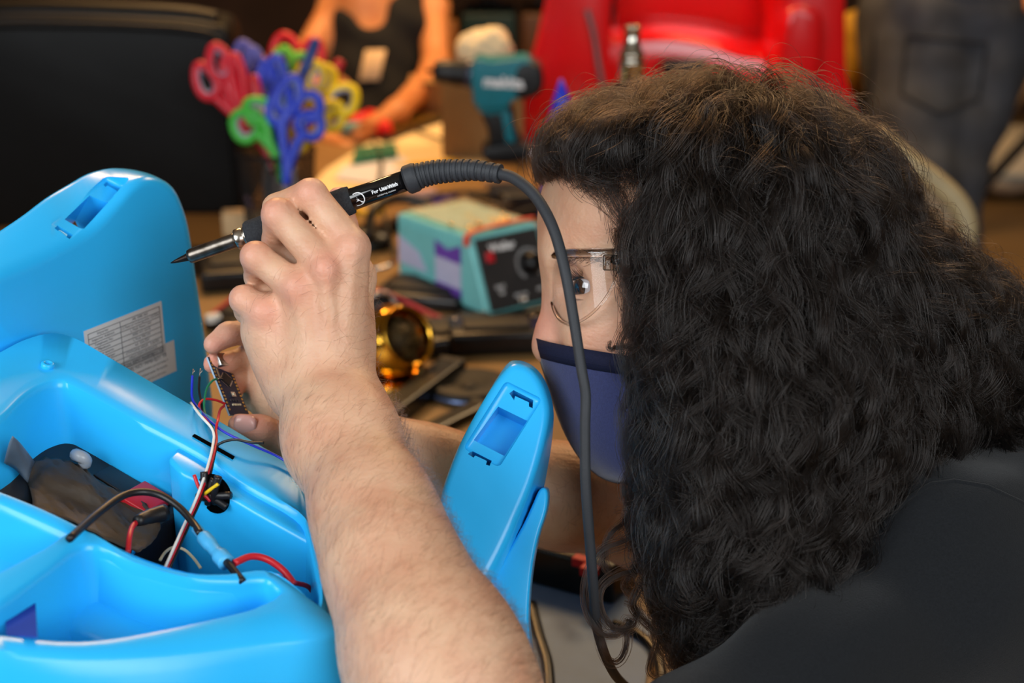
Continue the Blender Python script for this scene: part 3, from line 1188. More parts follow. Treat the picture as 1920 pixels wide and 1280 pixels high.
# sleeve hem roll
# ------------------------------------------------------------------ face mask
MASK_M = mat('navy_cotton', (50, 56, 96), .85, var=.10, scale=700, bump=.3, bscale=1500, spec=.2, sheen=.3)
MASK_TRIM = mat('navy_binding', (26, 29, 52), .8, var=.1, scale=700, bump=.3, bscale=1500, spec=.2)
face_mask = thing('face_mask', 'navy cotton face mask worn over nose and mouth', 'face mask', W(1125, 905, HD))
seam = [(1006, 634), (1013, 668), (1022, 700), (1036, 745), (1056, 800), (1080, 845), (1105, 875), (1132, 895), (1160, 904)]
edge = [(1205, 672), (1225, 710), (1240, 745), (1250, 785), (1255, 820), (1255, 850), (1250, 872), (1240, 888), (1225, 900)]
seam_s = smooth_path([(*p, 0) for p in seam], 3)[:, :2]
edge_s = smooth_path([(*p, 0) for p in edge], 3)[:, :2]


def mask_half(s):
    P = []
    for (a, b) in zip(seam_s, edge_s):
        row = []
        for j in range(15):
            u = j / 14
            px = a[0] + (b[0] - a[0]) * u ** 1.35
            top = -10 * math.sin(u * math.pi * .8) * (1 if a is seam_s[0] else 0)
            py = a[1] + (b[1] - a[1]) * u + top * 0
            dep = .064 * math.sin(min(1, u * 1.05) * math.pi / 2) ** .85
            row.append(cv(px, py, HD - s * dep))
        P.append(row)
    return P


for s in (1, -1):
    P = mask_half(s)
    v, f = grid_surf(P)
    link_mesh('panel', (c2w(v), f), MASK_M, face_mask, solid=.0012)
    top = np.array(P[0]); band = np.array(P[3])
    rows = [top + V(0, 0, s * .0012) + V(-.0008, .0006, 0), top * .5 + band * .5 + V(-.0012, 0, s * .0014), band + V(-.0006, 0, s * .0008)]
    v, f = grid_surf(rows)
    link_mesh('binding', (c2w(v), f), MASK_TRIM, face_mask, solid=.0008)
    st = np.array(P[2]) + V(-.0012, 0, s * .0020)
    link_mesh('stitching', (lambda g: (c2w(g[0]), g[1]))(tube(st, .00045, 5)), MASK_TRIM, face_mask)
sm = np.array([p[0] for p in mask_half(1)])
link_mesh('centre_seam', (lambda g: (c2w(g[0]), g[1]))(tube(sm, .0011, 6)), MASK_TRIM, face_mask)
lp_ = smooth_path([cv(*p) for p in ((1210, 690, .888), (1290, 640, .880), (1350, 600, .876))], 8)
link_mesh('ear_loop', (lambda g: (c2w(g[0]), g[1]))(tube(lp_, .0015, 6)), MASK_TRIM, face_mask)

# ------------------------------------------------------------------ safety glasses
def clear_material(name, tint, refl=.12, rough=.03):
    m = bpy.data.materials.new(name); m.use_nodes = True
    nt = m.node_tree; nt.nodes.clear(); L = nt.links.new
    o = nt.nodes.new('ShaderNodeOutputMaterial')
    t = nt.nodes.new('ShaderNodeBsdfTransparent'); t.inputs[0].default_value = (*tint, 1)
    g = nt.nodes.new('ShaderNodeBsdfGlossy'); g.inputs['Roughness'].default_value = rough
    fr = nt.nodes.new('ShaderNodeFresnel'); fr.inputs['IOR'].default_value = 1.5
    ml = nt.nodes.new('ShaderNodeMath'); ml.operation = 'MULTIPLY_ADD'; ml.inputs[1].default_value = .3; ml.inputs[2].default_value = refl * .1
    mx = nt.nodes.new('ShaderNodeMixShader')
    L(fr.outputs[0], ml.inputs[0]); L(ml.outputs[0], mx.inputs[0]); L(t.outputs[0], mx.inputs[1]); L(g.outputs[0], mx.inputs[2]); L(mx.outputs[0], o.inputs[0])
    return m


LENS_M = clear_material('clear_lens', (.96, .96, .97))
FRAME_M = mat('clear_polycarbonate', (250, 246, 240), .06, trans=1.0, ior=1.5, var=.01)
glasses = thing('safety_glasses', 'clear plastic safety glasses worn over the eyes', 'safety glasses', W(1090, 540, HD))


def lens_pt(u, v, s):
    """u 0 bridge..1 temple, v 0 bottom..1 top"""
    a_ = .12 + u * 1.32
    x = 1160 - 131 * math.cos(a_ - .12) ** .9 if u < .999 else 1160
    dz = .004 + .066 * math.sin(u * math.pi / 2)
    x = 1030 + 130 * (1 - math.cos(u * math.pi / 2)) ** 1.15 + 6 * max(0, 1 - u * 8)
    top = 492 - 16 * math.sin(min(1, u * 1.6) * math.pi / 2)
    bot = 508 + 104 * math.sin(min(1, u * 1.02) * math.pi) ** .55 * (1 - .1 * u)
    return cv(x + (1 - v) * 10 * math.sin(u * 3.14), bot + (top - bot) * v, HD - s * dz)


for s in (1, -1):
    P = [[lens_pt(smooth_u, v, s) for smooth_u in np.linspace(0, 1, 29)] for v in np.linspace(0, 1, 13)]
    v, f = grid_surf(P)
    link_mesh('lens', (c2w(v), f), LENS_M, glasses)
    rim = [lens_pt(u, 0, s) for u in np.linspace(0, 1, 25)]
    link_mesh('rim', (lambda g: (c2w(g[0]), g[1]))(tube(rim, .0010, 8)), FRAME_M, glasses)
    topb = [lens_pt(u, 1, s) + V(0, .0008, 0) for u in np.linspace(0, 1, 25)]
    link_mesh('top_bar', (lambda g: (c2w(g[0]), g[1]))(tube(topb, .0027, 8)), FRAME_M, glasses)
    tm = smooth_path([cv(1150, 486, HD - s * .069), cv(1180, 488, HD - s * .074), cv(1260, 500, HD - s * .080), cv(1350, 520, HD - s * .082), cv(1400, 560, HD - s * .082)], 6)
    link_mesh('temple', (lambda g: (c2w(g[0]), g[1]))(tube(tm, .0034, 8, flat=(Z, .5))), FRAME_M, glasses)
for s in (1, -1):
    hg_ = bevel_geo(box(cv(1150, 492, HD - s * .0705), (.013, .010, .004)), .0012, 2, 30)
    link_mesh('hinge', (c2w(hg_[0]), hg_[1]), FRAME_M, glasses)
nb_ = smooth_path([lens_pt(0, .5, 1), cv(1031, 498, HD), lens_pt(0, .5, -1)], 5)
link_mesh('bridge', (lambda g: (c2w(g[0]), g[1]))(tube(nb_, .0024, 8)), FRAME_M, glasses)
# ================================================================== the blue ride-on toy body and what is in it
from mathutils.bvhtree import BVHTree
BLUE = mat('sky_blue_plastic', (42, 184, 254), .27, var=.025, scale=6, spec=.5, sss=0.0, bump=.03, bscale=60)


def ray_plane(px, py, Q, n):
    r = c2w(cv(px, py, 1.0)) - CAM_LOC
    return CAM_LOC + r * (np.dot(np.asarray(Q) - CAM_LOC, n) / np.dot(r, n))


class Surf:
    def __init__(s, *geos):
        g = join(*geos)
        s.t = BVHTree.FromPolygons([tuple(p) for p in g[0]], [list(q) for q in g[1]])

    def __call__(s, px, py):
        r = nrm(c2w(cv(px, py, 1.0)) - CAM_LOC)
        h = s.t.ray_cast(Vector(CAM_LOC), Vector(r))
        if h[0] is None:
            print('MISS', px, py)
            h = s.t.find_nearest(Vector(CAM_LOC + r * .9))
        return np.array(h[0]), np.array(h[1])


toy = thing('toy_car_body', 'glossy sky blue plastic ride-on toy body opened up on the workbench', 'toy car', V(-.22, .80, TABLE_Z))

# --- far side fin with the socket and the paper labels
Hdir = nrm(V(.496, .868, 0)); Kdir = V(-Hdir[1], Hdir[0], 0)
QA = W(95, 625, .935); nA = np.cross(Hdir, V(0, 0, 1))
C_ = [(-80, 548), (0, 514), (60, 490), (112, 464), (169, 430), (210, 389), (244, 351), (272, 334), (303, 337), (330, 356), (347, 395), (358, 440), (370, 520), (388, 640), (402, 760), (402, 960), (-80, 960)]
O_ = [(-100, 485, .02), (-30, 440, .02), (35, 397, .022), (82, 362, .024), (125, 337, .026), (160, 319, .028), (195, 312, .03), (228, 314, .03), (262, 322, .028), (296, 340, .03), (322, 378, .035), (335, 430, .045), (345, 520, .05), (360, 640, .05), (375, 760, .05), (375, 960, .05), (-100, 960, .05)]
lc = [ray_plane(x, y, QA, nA) for x, y in C_]
lo_ = []
for (x, y, dd), p in zip(O_, lc):
    depth = -((p - CAM_LOC) @ ROT)[2]
    lo_.append(W(x, y, depth + dd))


def densify(lp, n=4):
    return smooth_path(lp, n, closed=True)


def keep(lp, n, last=3):
    """smooth all but the hidden lower corners"""
    a = smooth_path(np.asarray(lp[:-2]), n)
    return np.concatenate([a, np.asarray(lp[-2:])])


ra, rb = keep(lc, 4), keep(lo_, 4)
finA = fix_normals(rings([rb, rb * .5 + ra * .5 + V(0, 0, .0012), ra]))
finA = bevel_geo(finA, .007, 5, 38)
SA = Surf(finA)


def socket(S, frame, hole, slots, depth=.003, deep=.05):
    pts = [S(x, y)[0] for x, y in frame]
    c = np.mean(pts, 0)
    n = nrm(np.cross(pts[1] - pts[0], pts[3] - pts[0]))
    if np.dot(n, CAM_LOC - c) < 0: n = -n

    def flat(l):
        return [ray_plane(x, y, c, n) for x, y in l]
    cut = []
    fr = flat(frame)
    fr_s = smooth_path(fr, 1, True)
    cut.append(bevel_geo(prism(np.array(fr) + n * .012, -n * (.012 + depth)), .003, 3, 20))
    cut.append(prism(np.array(flat(hole)) + n * .010, -n * (.010 + deep)))
    for s in slots:
        cut.append(prism(np.array(flat(s)) + n * .009, -n * (.009 + .022)))
    return cut, n, c


cutA, nSA, cSA = socket(SA, [(88, 413), (198, 327), (236, 347), (137, 449)], [(124, 406), (171, 361), (208, 377), (159, 426)],
                        [[(197, 341), (203, 335), (233, 350), (226, 362), (221, 359), (222, 352), (204, 342), (201, 345)],
                         [(105, 423), (111, 417), (140, 435), (133, 443), (127, 440), (130, 434), (115, 426), (111, 428)]])
finA = boolean(finA, cutA)
fa = link_mesh('side_fin', finA, BLUE, toy); sharp(fa, 32)
set_props(fa, 'tall blue side fin with a cut-out socket and two paper labels')

# --- near side fin
F_ = [(950, 692), (968, 682), (992, 690), (1012, 712), (1025, 745), (1029, 778), (1019, 832), (1001, 895), (975, 960), (940, 1035), (905, 1100), (880, 1160), (868, 1230), (868, 1310), (780, 1310), (795, 1180), (810, 1060), (818, 985), (824, 935), (841, 880), (866, 822), (914, 738)]


def dD(py):
    return .905 - (py - 680) / 620 * .062


ff = smooth_path([W(x, y, dD(y)) for x, y in F_], 3, True)
Bk = [(948, 684), (966, 674), (993, 680), (1016, 700), (1033, 735), (1040, 778), (1036, 835), (1026, 895), (1015, 955), (1003, 1030), (995, 1100), (990, 1160), (985, 1230), (985, 1310), (800, 1310), (815, 1180), (825, 1060), (832, 985), (842, 930), (858, 872), (884, 800), (918, 732)]
fb = smooth_path([W(x, y, dD(y) + .055 * min(1, .55 + max(0, y - 780) / 300)) for x, y in Bk], 3, True)
finD = bevel_geo(fix_normals(rings([fb, ff])), .005, 5, 35)
SD = Surf(finD)
cutD, nSD, cSD = socket(SD, [(948, 713), (1017, 748), (936, 877), (868, 840)], [(934, 760), (989, 787), (946, 853), (888, 823)],
                        [[(955, 735), (963, 729), (1000, 748), (999, 763), (992, 760), (992, 752), (966, 740), (964, 748)],
                         [(877, 851), (886, 844), (922, 862), (918, 874), (911, 871), (913, 864), (891, 854), (888, 858)]], deep=.022)
finD = boolean(finD, cutD)
fd = link_mesh('side_fin', finD, BLUE, toy); sharp(fd, 32)
set_props(fd, 'narrow blue side fin with a cut-out socket beside the arm')
FL = [(1010, 920), (1020, 914), (1027, 924), (1024, 958), (1008, 1010), (996, 1080), (991, 1160), (998, 1230), (1006, 1310), (872, 1310), (872, 1230), (884, 1165), (908, 1108), (945, 1045), (980, 985), (1000, 942)]
f1 = smooth_path([W(x, y, dD(y) + .012) for x, y in FL], 3, True)
f2 = smooth_path([W(x + 4, y - 2, dD(y) + .06) for x, y in FL], 3, True)
fl = link_mesh('outer_flange', bevel_geo(fix_normals(rings([f2, f1])), .0035, 4, 35), BLUE, toy); sharp(fl, 40)

# --- tub
P1, P2, P3 = W(95, 622, .925), W(545, 865, .872), W(-120, 720, .84)
nR_ = nrm(np.cross(P2 - P1, P3 - P1))
if nR_[2] < 0: nR_ = -nR_


def R(px, py, dz=0.0):
    return ray_plane(px, py, P1, nR_) + nR_ * dz


# in the rim plane: outer and inner lips
OUT = [(-140, 742), (-60, 690), (0, 656), (45, 634), (95, 622), (140, 632), (200, 665), (300, 722), (400, 778), (480, 825), (540, 862), (568, 905), (588, 970), (602, 1050), (612, 1120), (600, 1165), (560, 1120), (500, 1085), (430, 1092), (350, 1089), (250, 1060), (150, 1010), (70, 975), (0, 945), (-140, 885)]
INN = [(-140, 850), (-60, 812), (0, 780), (45, 738), (80, 718), (115, 712), (150, 727), (245, 780), (345, 832), (400, 866), (455, 905), (550, 960), (574, 1000), (588, 1060), (596, 1115), (588, 1140), (556, 1105), (500, 1068), (430, 1072), (350, 1069), (250, 1036), (155, 987), (80, 950), (0, 918), (-140, 868)]
lo1 = np.array([R(*p) for p in OUT]); li1 = np.array([R(*p) for p in INN])
lo1 = smooth_path(lo1, 4, True); li1 = smooth_path(li1, 4, True)
cen_in = li1.mean(0)
tub_rings = []
skirt = lo1 + (lo1 - cen_in) * .0
outw = lo1 - cen_in; outw[:, 2] = 0; outw /= np.linalg.norm(outw, axis=1, keepdims=True)
tub_rings.append(lo1 + outw * .030 - V(0, 0, .20))
tub_rings.append(lo1 + outw * .024 - V(0, 0, .040))
tub_rings.append(lo1 + outw * .020 - V(0, 0, .036))
tub_rings.append(lo1 + outw * .003 - V(0, 0, .032))
tub_rings.append(lo1 + outw * .001 - V(0, 0, .006))
tub_rings.append(lo1 - outw * .0006 - V(0, 0, .0015))
tub_rings.append(lo1 - outw * .003)
tub_rings.append(li1 * .82 + lo1 * .18)
tub_rings.append(li1 + outw * .003)
tub_rings.append(li1 - V(0, 0, .0015) + outw * .0008)
tub_rings.append(li1 - V(0, 0, .006))
tub_rings.append(li1 - V(0, 0, .07) - outw * .003)
tub_rings.append(li1 - V(0, 0, .115) - outw * .006)
tubg = rings(tub_rings, False, True)
tubg = fix_normals(tubg)
tub = link_mesh('tub', tubg, BLUE, toy); sharp(tub, 50)
# pillar on the wall with the slot and round hole shade as black pieces
pc = [R(x, y, -.0045) for x, y in ((316, 846), (338, 822), (470, 895), (598, 968), (604, 1010), (578, 1000), (480, 946), (400, 898), (372, 886), (340, 872))]
pil = np.array(pc)
pillar = bevel_geo(fix_normals(rings([pil, pil - V(0, 0, .11)])), .003, 3, 30)
SP = Surf(pillar)
hc_, hn_ = SP(400, 926)
if np.dot(hn_, CAM_LOC - hc_) < 0: hn_ = -hn_
link_mesh('wall_pillar', pillar, BLUE, toy)
SHADE_BLACK = mat('black_void_plastic', (8, 8, 9), .95, var=.1, spec=0.0)
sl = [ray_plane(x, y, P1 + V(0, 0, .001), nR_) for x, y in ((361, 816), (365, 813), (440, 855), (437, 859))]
link_mesh('slot', prism(sl, -nR_ * .004), SHADE_BLACK, toy, smooth=False)  # raised black strip paints the shade inside the opening
# moulded screw bosses
for (x, y, dz, r) in ((89, 687, .0, .0042), (267, 900, -.05, .0040)):
    o = R(x, y, 0) if dz == 0 else R(x, y, dz)
    b_ = lathe([(r, -.002), (r, .0022), (r * .8, .0030), (r * .42, .0030), (r * .40, .0006), (.0004, .0006)], o, nR_, 20)
    link_mesh('screw_boss', b_, BLUE, toy)

# --- front pocket
BO = [(152, 998), (250, 1048), (350, 1078), (430, 1081), (500, 1074), (545, 1098), (580, 1124), (615, 1150), (640, 1178), (610, 1198), (500, 1208), (330, 1226), (150, 1238), (0, 1228), (-80, 1212), (-140, 1190), (-140, 1130), (-60, 1108), (0, 1078), (80, 1035)]
BI = [(166, 1027), (250, 1062), (350, 1090), (430, 1094), (492, 1091), (512, 1103), (524, 1115), (516, 1124), (505, 1131), (485, 1140), (450, 1152), (300, 1185), (150, 1205), (0, 1193), (-60, 1184), (-110, 1176), (-110, 1166), (-60, 1160), (0, 1138), (90, 1075)]
bo = smooth_path([R(*p) for p in BO], 4, True); bi = smooth_path([R(*p) for p in BI], 4, True)
bc = bi.mean(0)
ow = bo - bc; ow[:, 2] = 0; ow /= np.linalg.norm(ow, axis=1, keepdims=True)
pk = [bo + ow * .030 - V(0, 0, .20), bo + ow * .022 - V(0, 0, .09), bo + ow * .012 - V(0, 0, .035), bo + ow * .004 - V(0, 0, .010), bo + ow * .001 - V(0, 0, .0032), bo - ow * .0015,
      bi * .8 + bo * .2, bi + ow * .001 - V(0, 0, .0008), bi - V(0, 0, .004), bi * .97 + bc * .03 - V(0, 0, .048), bi * .90 + bc * .10 - V(0, 0, .054)]
pk = [p + V(0, 0, .002) for p in pk]
pkg = fix_normals(rings(pk, False, True))
pocket = link_mesh('front_pocket', pkg, BLUE, toy); sharp(pocket, 55)
# hood panel between pocket and fin
NAVY_DECAL = mat('navy_print', (18, 60, 165), .9, var=.05)
SPk = Surf(pkg)
dec = []
for (x, y) in ((8, 1160), (66, 1124), (71, 1196), (8, 1192)):
    p, n = SPk(x, y)
    dec.append(p)
dn_ = nrm(np.cross(dec[1] - dec[0], dec[3] - dec[0]))
if np.dot(dn_, CAM_LOC - dec[0]) < 0: dn_ = -dn_
cd = np.mean(dec, 0)
link_mesh('decal', prism([ray_plane(x, y, cd + dn_ * .0035, dn_) for x, y in ((10, 1158), (66, 1124), (70, 1194), (12, 1190))], -dn_ * .0006), NAVY_DECAL, toy, smooth=False)
# --- paper labels on the far fin
PAPER = mat('white_label_paper', (206, 208, 210), .55, var=.03)
INK = mat('label_ink', (96, 98, 104), .7, var=.1)
lx, ly = Hdir, V(0, 0, 1)
tl, tr = ray_plane(156, 621, QA, nA), ray_plane(299, 537, QA, nA)
wl = np.dot(tr - tl, Hdir); hl = .0405
nOut = nA if np.dot(nA, CAM_LOC - QA) > 0 else -nA


def lab(o, w, h, name, off=.0006):
    p = [o, o + lx * w, o + lx * w - ly * h, o - ly * h]
    return prism(np.array(p) + nOut * off, -nOut * .0004)


label1 = link_mesh('paper_label', lab(tl, wl, hl, ''), PAPER, fa, smooth=False)
set_props(label1, 'white printed table label')
# the second label sits under the first
tl2 = ray_plane(218, 697, QA, nA); tr2 = ray_plane(325, 637, QA, nA); w2 = np.dot(tr2 - tl2, Hdir)
tl2 = tr2 - lx * wl * .98
label2 = link_mesh('paper_label', lab(tl2 + V(0, 0, .0), wl * .98, .024, ''), PAPER, fa, smooth=False)
lines = []
rows = 9
for i in range(rows + 1):
    z = -.003 - i * (hl - .006) / rows
    lines.append(prism(np.array([tl + lx * .003 + ly * z, tl + lx * (wl - .003) + ly * z, tl + lx * (wl - .003) + ly * (z - .0004), tl + lx * .003 + ly * (z - .0004)]) + nOut * .0008, -nOut * .0003))
for fx in (.003, wl * .44, wl - .003):
    lines.append(prism(np.array([tl + lx * fx + ly * -.003, tl + lx * (fx + .0004) + ly * -.003, tl + lx * (fx + .0004) + ly * (-hl + .003), tl + lx * fx + ly * (-hl + .003)]) + nOut * .0008, -nOut * .0003))
link_mesh('table_ruling', join(*lines), INK, fa, smooth=False)
txt = []
left_t = ['Importer', 'Importer Address', 'Telephone No', 'Maximum', 'Power source', 'Battery charger', 'Rated voltage', 'Production date', 'Running time']
right_t = ['AB 1088 360', '12 Feet of rechargeable 12V7Ah', 'L Peak Rated 24V', '3000 W2 SAVE', 'L Peak MK10V', '6A 10A/30V', 'ETHYLENE 4002K  3.6kWh', 'HIGH PERFORMANCE', 'MADE IN CHINA']
for i in range(rows):
    z = -.003 - (i + .5) * (hl - .006) / rows
    for s_, fx in ((left_t[i], .22), (right_t[i], .70)):
        g = text_geo(s_, .0029)
        g = (g[0] * V(1, 1, 1), g[1])
        txt.append(place(g, tl + lx * (wl * fx) + ly * z + nOut * .0009, lx, ly))
for i, s_ in enumerate(['ITEM NO.: MM0 BJ21 T8', 'MODEL NO.: MM0-BJ21 T8', 'Please read the manual before use and keep it', 'Warning: not for children under 36 months', 'adult supervision is required at all times']):
    g = text_geo(s_, .0040 if i < 2 else .0026)
    txt.append(place(g, tl2 + lx * (wl * .55) + ly * (-.004 - i * .0042) + nOut * .0009, lx, ly))
link_mesh('label_print', join(*txt), INK, fa, smooth=False)

# ------------------------------------------------------------------ battery, tape, wires
BAT = mat('black_battery_case', (26, 24, 24), .42, var=.1, scale=30, bump=.05)
def Bt(px, py, h=0.0):
    """on the battery top, h above it"""
    return ray_plane(px, py, P1 - nR_ * .040 + nR_ * h, nR_)


b0, b1 = Bt(170, 842), Bt(352, 950)
bx = nrm(b1 - b0); by = np.cross(bx, nR_)
if by[1] > 0: by = -by
battery = thing('battery', 'black sealed lead battery lying in the blue tub', 'battery', b0 - V(0, 0, .09))
bp = np.array([b0, b1, b1 + by * .098, b0 + by * .098])
bp = np.array([b0 - bx * .045, b1, b1 + by * .098, b0 - bx * .045 + by * .098])
link_mesh('case', bevel_geo(prism(bp, -nR_ * .070), .002, 3, 30), BAT, battery, smooth=False)
RED_P = mat('red_plastic', (190, 28, 40), .4, var=.06)
link_mesh('terminal', bevel_geo(prism(np.array([b1 - bx * .030 + by * .006, b1 - bx * .008 + by * .006, b1 - bx * .008 + by * .030, b1 - bx * .030 + by * .030]) + nR_ * .0002, nR_ * .006), .001, 2, 30), RED_P, battery)
set_props(battery.children[-1], 'red terminal block')
link_mesh('vent_cover', bevel_geo(prism(np.array([b0 + bx * .02 + by * .004, b0 + bx * .07 + by * .004, b0 + bx * .07 + by * .02, b0 + bx * .02 + by * .02]), nR_ * .0012), .0006, 2, 30), BAT, battery)
GLUE = mat('milky_hot_glue', (190, 196, 205), .3, var=.04, trans=.4)
link_mesh('glue_blob', (lambda g: (g[0], g[1]))(tube(smooth_path([Bt(140, 852, .006), Bt(150, 855, .010), Bt(160, 862, .008), Bt(158, 873, .003)], 5), [.002] + [.0040] * 14 + [.002], 10)), GLUE, battery)

TAPE = mat('brown_black_tape', (70, 58, 47), .62, var=.2, scale=25, bump=.35, bscale=70)
TAPE_G = mat('grey_tape_back', (92, 104, 118), .35, var=.15, scale=40)
ctrl = [[(40, 868), (95, 856), (140, 868), (180, 895), (235, 925), (275, 945)],
        [(52, 905), (90, 890), (150, 905), (190, 930), (235, 955), (300, 980)],
        [(60, 930), (100, 930), (150, 945), (200, 970), (245, 995), (290, 1010)],
        [(62, 955), (110, 968), (150, 985), (190, 1005), (230, 1025), (262, 1035)]]
gr = np.array([[Bt(x, y, .005 + .004 * math.sin(x * .09) * math.cos(y * .07)) for x, y in r] for r in ctrl])
g1 = np.array([smooth_path(r, 5) for r in gr]); g2 = np.array([smooth_path(g1[:, j], 6) for j in range(g1.shape[1])])
wr = np.random.default_rng(3).normal(0, .0006, g2.shape[:2])
g2[:, :, 2] += wr
tape = set_props(link_mesh('tape_sheet', grid_surf(g2), TAPE, solid=.0006), 'wrinkled brown-black tape sheet stuck over the battery', 'tape')
fl_ = np.array([[Bt(x, y, z) for x, y, z in r] for r in (((8, 868, .02), (16, 835, .035), (24, 818, .042)), ((28, 880, .012), (36, 850, .028), (38, 830, .035)), ((52, 905, .006), (60, 878, .012), (66, 866, .010)))])
fl_ = np.array([smooth_path(r, 4) for r in fl_]); fl_ = np.array([smooth_path(fl_[:, j], 4) for j in range(fl_.shape[1])])
link_mesh('folded_flap', grid_surf(fl_), TAPE_G, tape, solid=.0006)

WIRE = {}
for nme, c in dict(red=(196, 30, 44), black=(22, 22, 25), white=(226, 226, 222), blue=(30, 48, 190), green=(20, 120, 84), yellow=(226, 190, 30), orange=(226, 90, 40), cream=(214, 196, 160)).items():
    WIRE[nme] = mat('wire_' + nme, c, .38, var=.05)
TIN = mat('tinned_copper', (196, 180, 160), .3, metal=.9, var=.1)


def wire(path, r, color, label, group, strip=0, cat='wire'):
    P = smooth_path([W(*p) if isinstance(p, tuple) else p for p in path], 8)
    ob = link_mesh('wire', tube(P, r, 8), WIRE[color], smooth=True)
    set_props(ob, label, cat, group)
    if strip:
        e = P[0]; d = nrm(P[0] - P[2])
        fr = []
        for k in range(4):
            j = np.random.default_rng(k).normal(0, .22, 3)
            fr.append(tube([e, e + (d + j * .3) * strip * .5, e + (d + j) * strip], .00016, 5))
        link_mesh('bare_strands', join(*fr), TIN, ob)
    return ob


wg = 'thin wires around the small circuit board'


def Rd(px, py):
    return -((R(px, py) - CAM_LOC) @ ROT)[2]


def on_rim(l):
    """(px, py, depth) where depth > .5, else an offset from the rim plane"""
    return [(x, y, d if d > .5 else Rd(x, y) + d) for x, y, d in l]


wire(on_rim([(407, 710, .9245), (398, 714, .920), (388, 728, .914), (383, 752, .905), (384, 772, .898), (395, 795, -.006), (402, 812, -.004)]), .00075, 'green', 'green wire soldered to the small circuit board', wg, .004)
wire(on_rim([(361, 704, .915), (360, 725, .912), (361, 748, .906), (372, 765, .90), (395, 790, -.008), (425, 812, -.010), (470, 833, -.010), (520, 855, -.006), (562, 882, -.004)]), .00085, 'blue', 'blue wire running from its stripped end to under the forearm', wg, .004)
wire(on_rim([(374, 706, .918), (373, 730, .914), (377, 752, .907), (382, 775, .898), (392, 792, -.005)]), .0008, 'black', 'short black wire with a stripped end beside the green one', wg, .005)
wire(on_rim([(423, 757, .920), (405, 750, .914), (385, 748, .908), (374, 757, .902), (376, 770, .898), (388, 786, -.005), (398, 805, -.004)]), .00080, 'red', 'red wire looping from the board over the green wire', wg)
down = [(402, 825, -.008), (397, 850, -.006), (385, 890, .0), (368, 935, .012), (345, 985, .024), (318, 1045, .035), (302, 1080, .045)]
wire(on_rim([(421, 760, .920), (413, 768, .910), (409, 785, -.012), (405, 805, -.010)] + [(x + 4, y, o) for x, y, o in down]), .00085, 'red', 'red wire hanging from the board down into the tub', wg)
wire(on_rim([(358, 755, .904), (375, 778, -.010), (395, 800, -.012), (401, 815, -.011)] + [(x - 2, y + 4, o - .001) for x, y, o in down]), .00085, 'white', 'white wire lying along the red one down into the tub', wg)
wire(on_rim([(495, 830, -.030), (470, 829, -.026), (440, 824, -.020), (415, 830, -.012), (405, 842, -.006)] + [(x + 9, y, o + .001) for x, y, o in down[2:]]), .00085, 'black', 'black wire bending from the twisted lead towards the thumb', wg)
wt2 = 'wires inside the blue tub'
wire([(130, 1010, .735), (180, 965, .775), (225, 932, .80), (262, 922, .81), (300, 928, .812), (335, 950, .808), (362, 980, .80), (376, 1000, .79)], .0022, 'black', 'thick black cable arching over the tape', wt2)
sl_ = smooth_path([W(368, 990, .798), W(385, 1010, .79), W(405, 1033, .782), W(425, 1055, .775)], 6)
HS = mat('light_blue_heatshrink', (70, 170, 225), .45, var=.08)
set_props(link_mesh('heat_shrink_sleeve', tube(sl_, [.0030] * 5 + [.0042] * 5 + [.0036] * 4 + [.0048] * 5, 12), HS), 'light blue heat-shrink sleeve on the thick black cable', 'cable sleeve')
wire([(420, 1048, .776), (435, 1065, .770), (455, 1090, .76)], .0022, 'black', 'thick black cable leaving the light blue sleeve', wt2)
wire([(240, 1035, .79), (243, 1005, .80), (250, 985, .812), (268, 972, .822), (300, 960, .83)], .0016, 'red', 'red wire at the red battery terminal', wt2)
tb_ = smooth_path([W(256, 977, .815), W(280, 968, .825), (W(312, 960, .832))], 4)
set_props(link_mesh('terminal_boot', tube(tb_, [.003, .0036, .004, .004, .0045, .0045, .0048, .005, .005], 12), BAT), 'black rubber boot on the red battery wire', 'terminal boot')
wire([(440, 1055, .775), (470, 1043, .785), (500, 1048, .79), (530, 1068, .79), (552, 1095, .785)], .0020, 'red', 'thick red cable curving beside the light blue sleeve', wt2)
wire([(520, 1080, .79), (545, 1090, .80), (575, 1098, .81), (585, 1108, .815)], .0014, 'red', 'thin red wire in the corner of the tub near the forearm', wt2)
wire([(300, 1050, .815), (310, 1035, .822), (325, 1026, .828), (345, 1030, .83), (362, 1045, .825), (376, 1064, .815)], .0009, 'cream', 'cream and red twisted wire loop at the tub edge', wt2)
# bundle lying over the dark disc of the round hole
bun = 'taped wires in the round hole'
rr = np.random.default_rng(5)
link_mesh('wire_grommet', lathe([(.0122, -.002), (.0122, .0006), (.0112, .0010), (.001, .0006)], hc_, hn_, 28), SHADE_BLACK, toy)  # hole is not cut: a black disc stands in for its darkness
hp_ = hc_ + hn_ * .0015
hx = frame_from(hn_)[:, 0]; hy = frame_from(hn_)[:, 1]
for k, c in enumerate(['black'] * 6 + ['yellow', 'red']):
    a = rr.uniform(0, 3.14) if c == 'black' else (.7 if c == 'yellow' else 2.2)
    o = hp_ + hx * rr.uniform(-.006, .006) + hy * rr.uniform(-.007, .007) + hn_ * (.004 if c != 'black' else rr.uniform(0, .002))
    d = hx * math.cos(a) + hy * math.sin(a)
    wire([o - d * .009, o + hn_ * .002, o + d * .009], .0024 if c == 'black' else .0011, c, ('taped black wire bundled in the round hole of the tub wall' if c == 'black' else c + ' wire seen in the round hole of the tub wall'), bun)
# ================================================================== soldering iron in the near hand
def axis_pts(t):
    a, b = W(320, 493, .886), W(768, 336, .874)
    return a + (b - a) * t


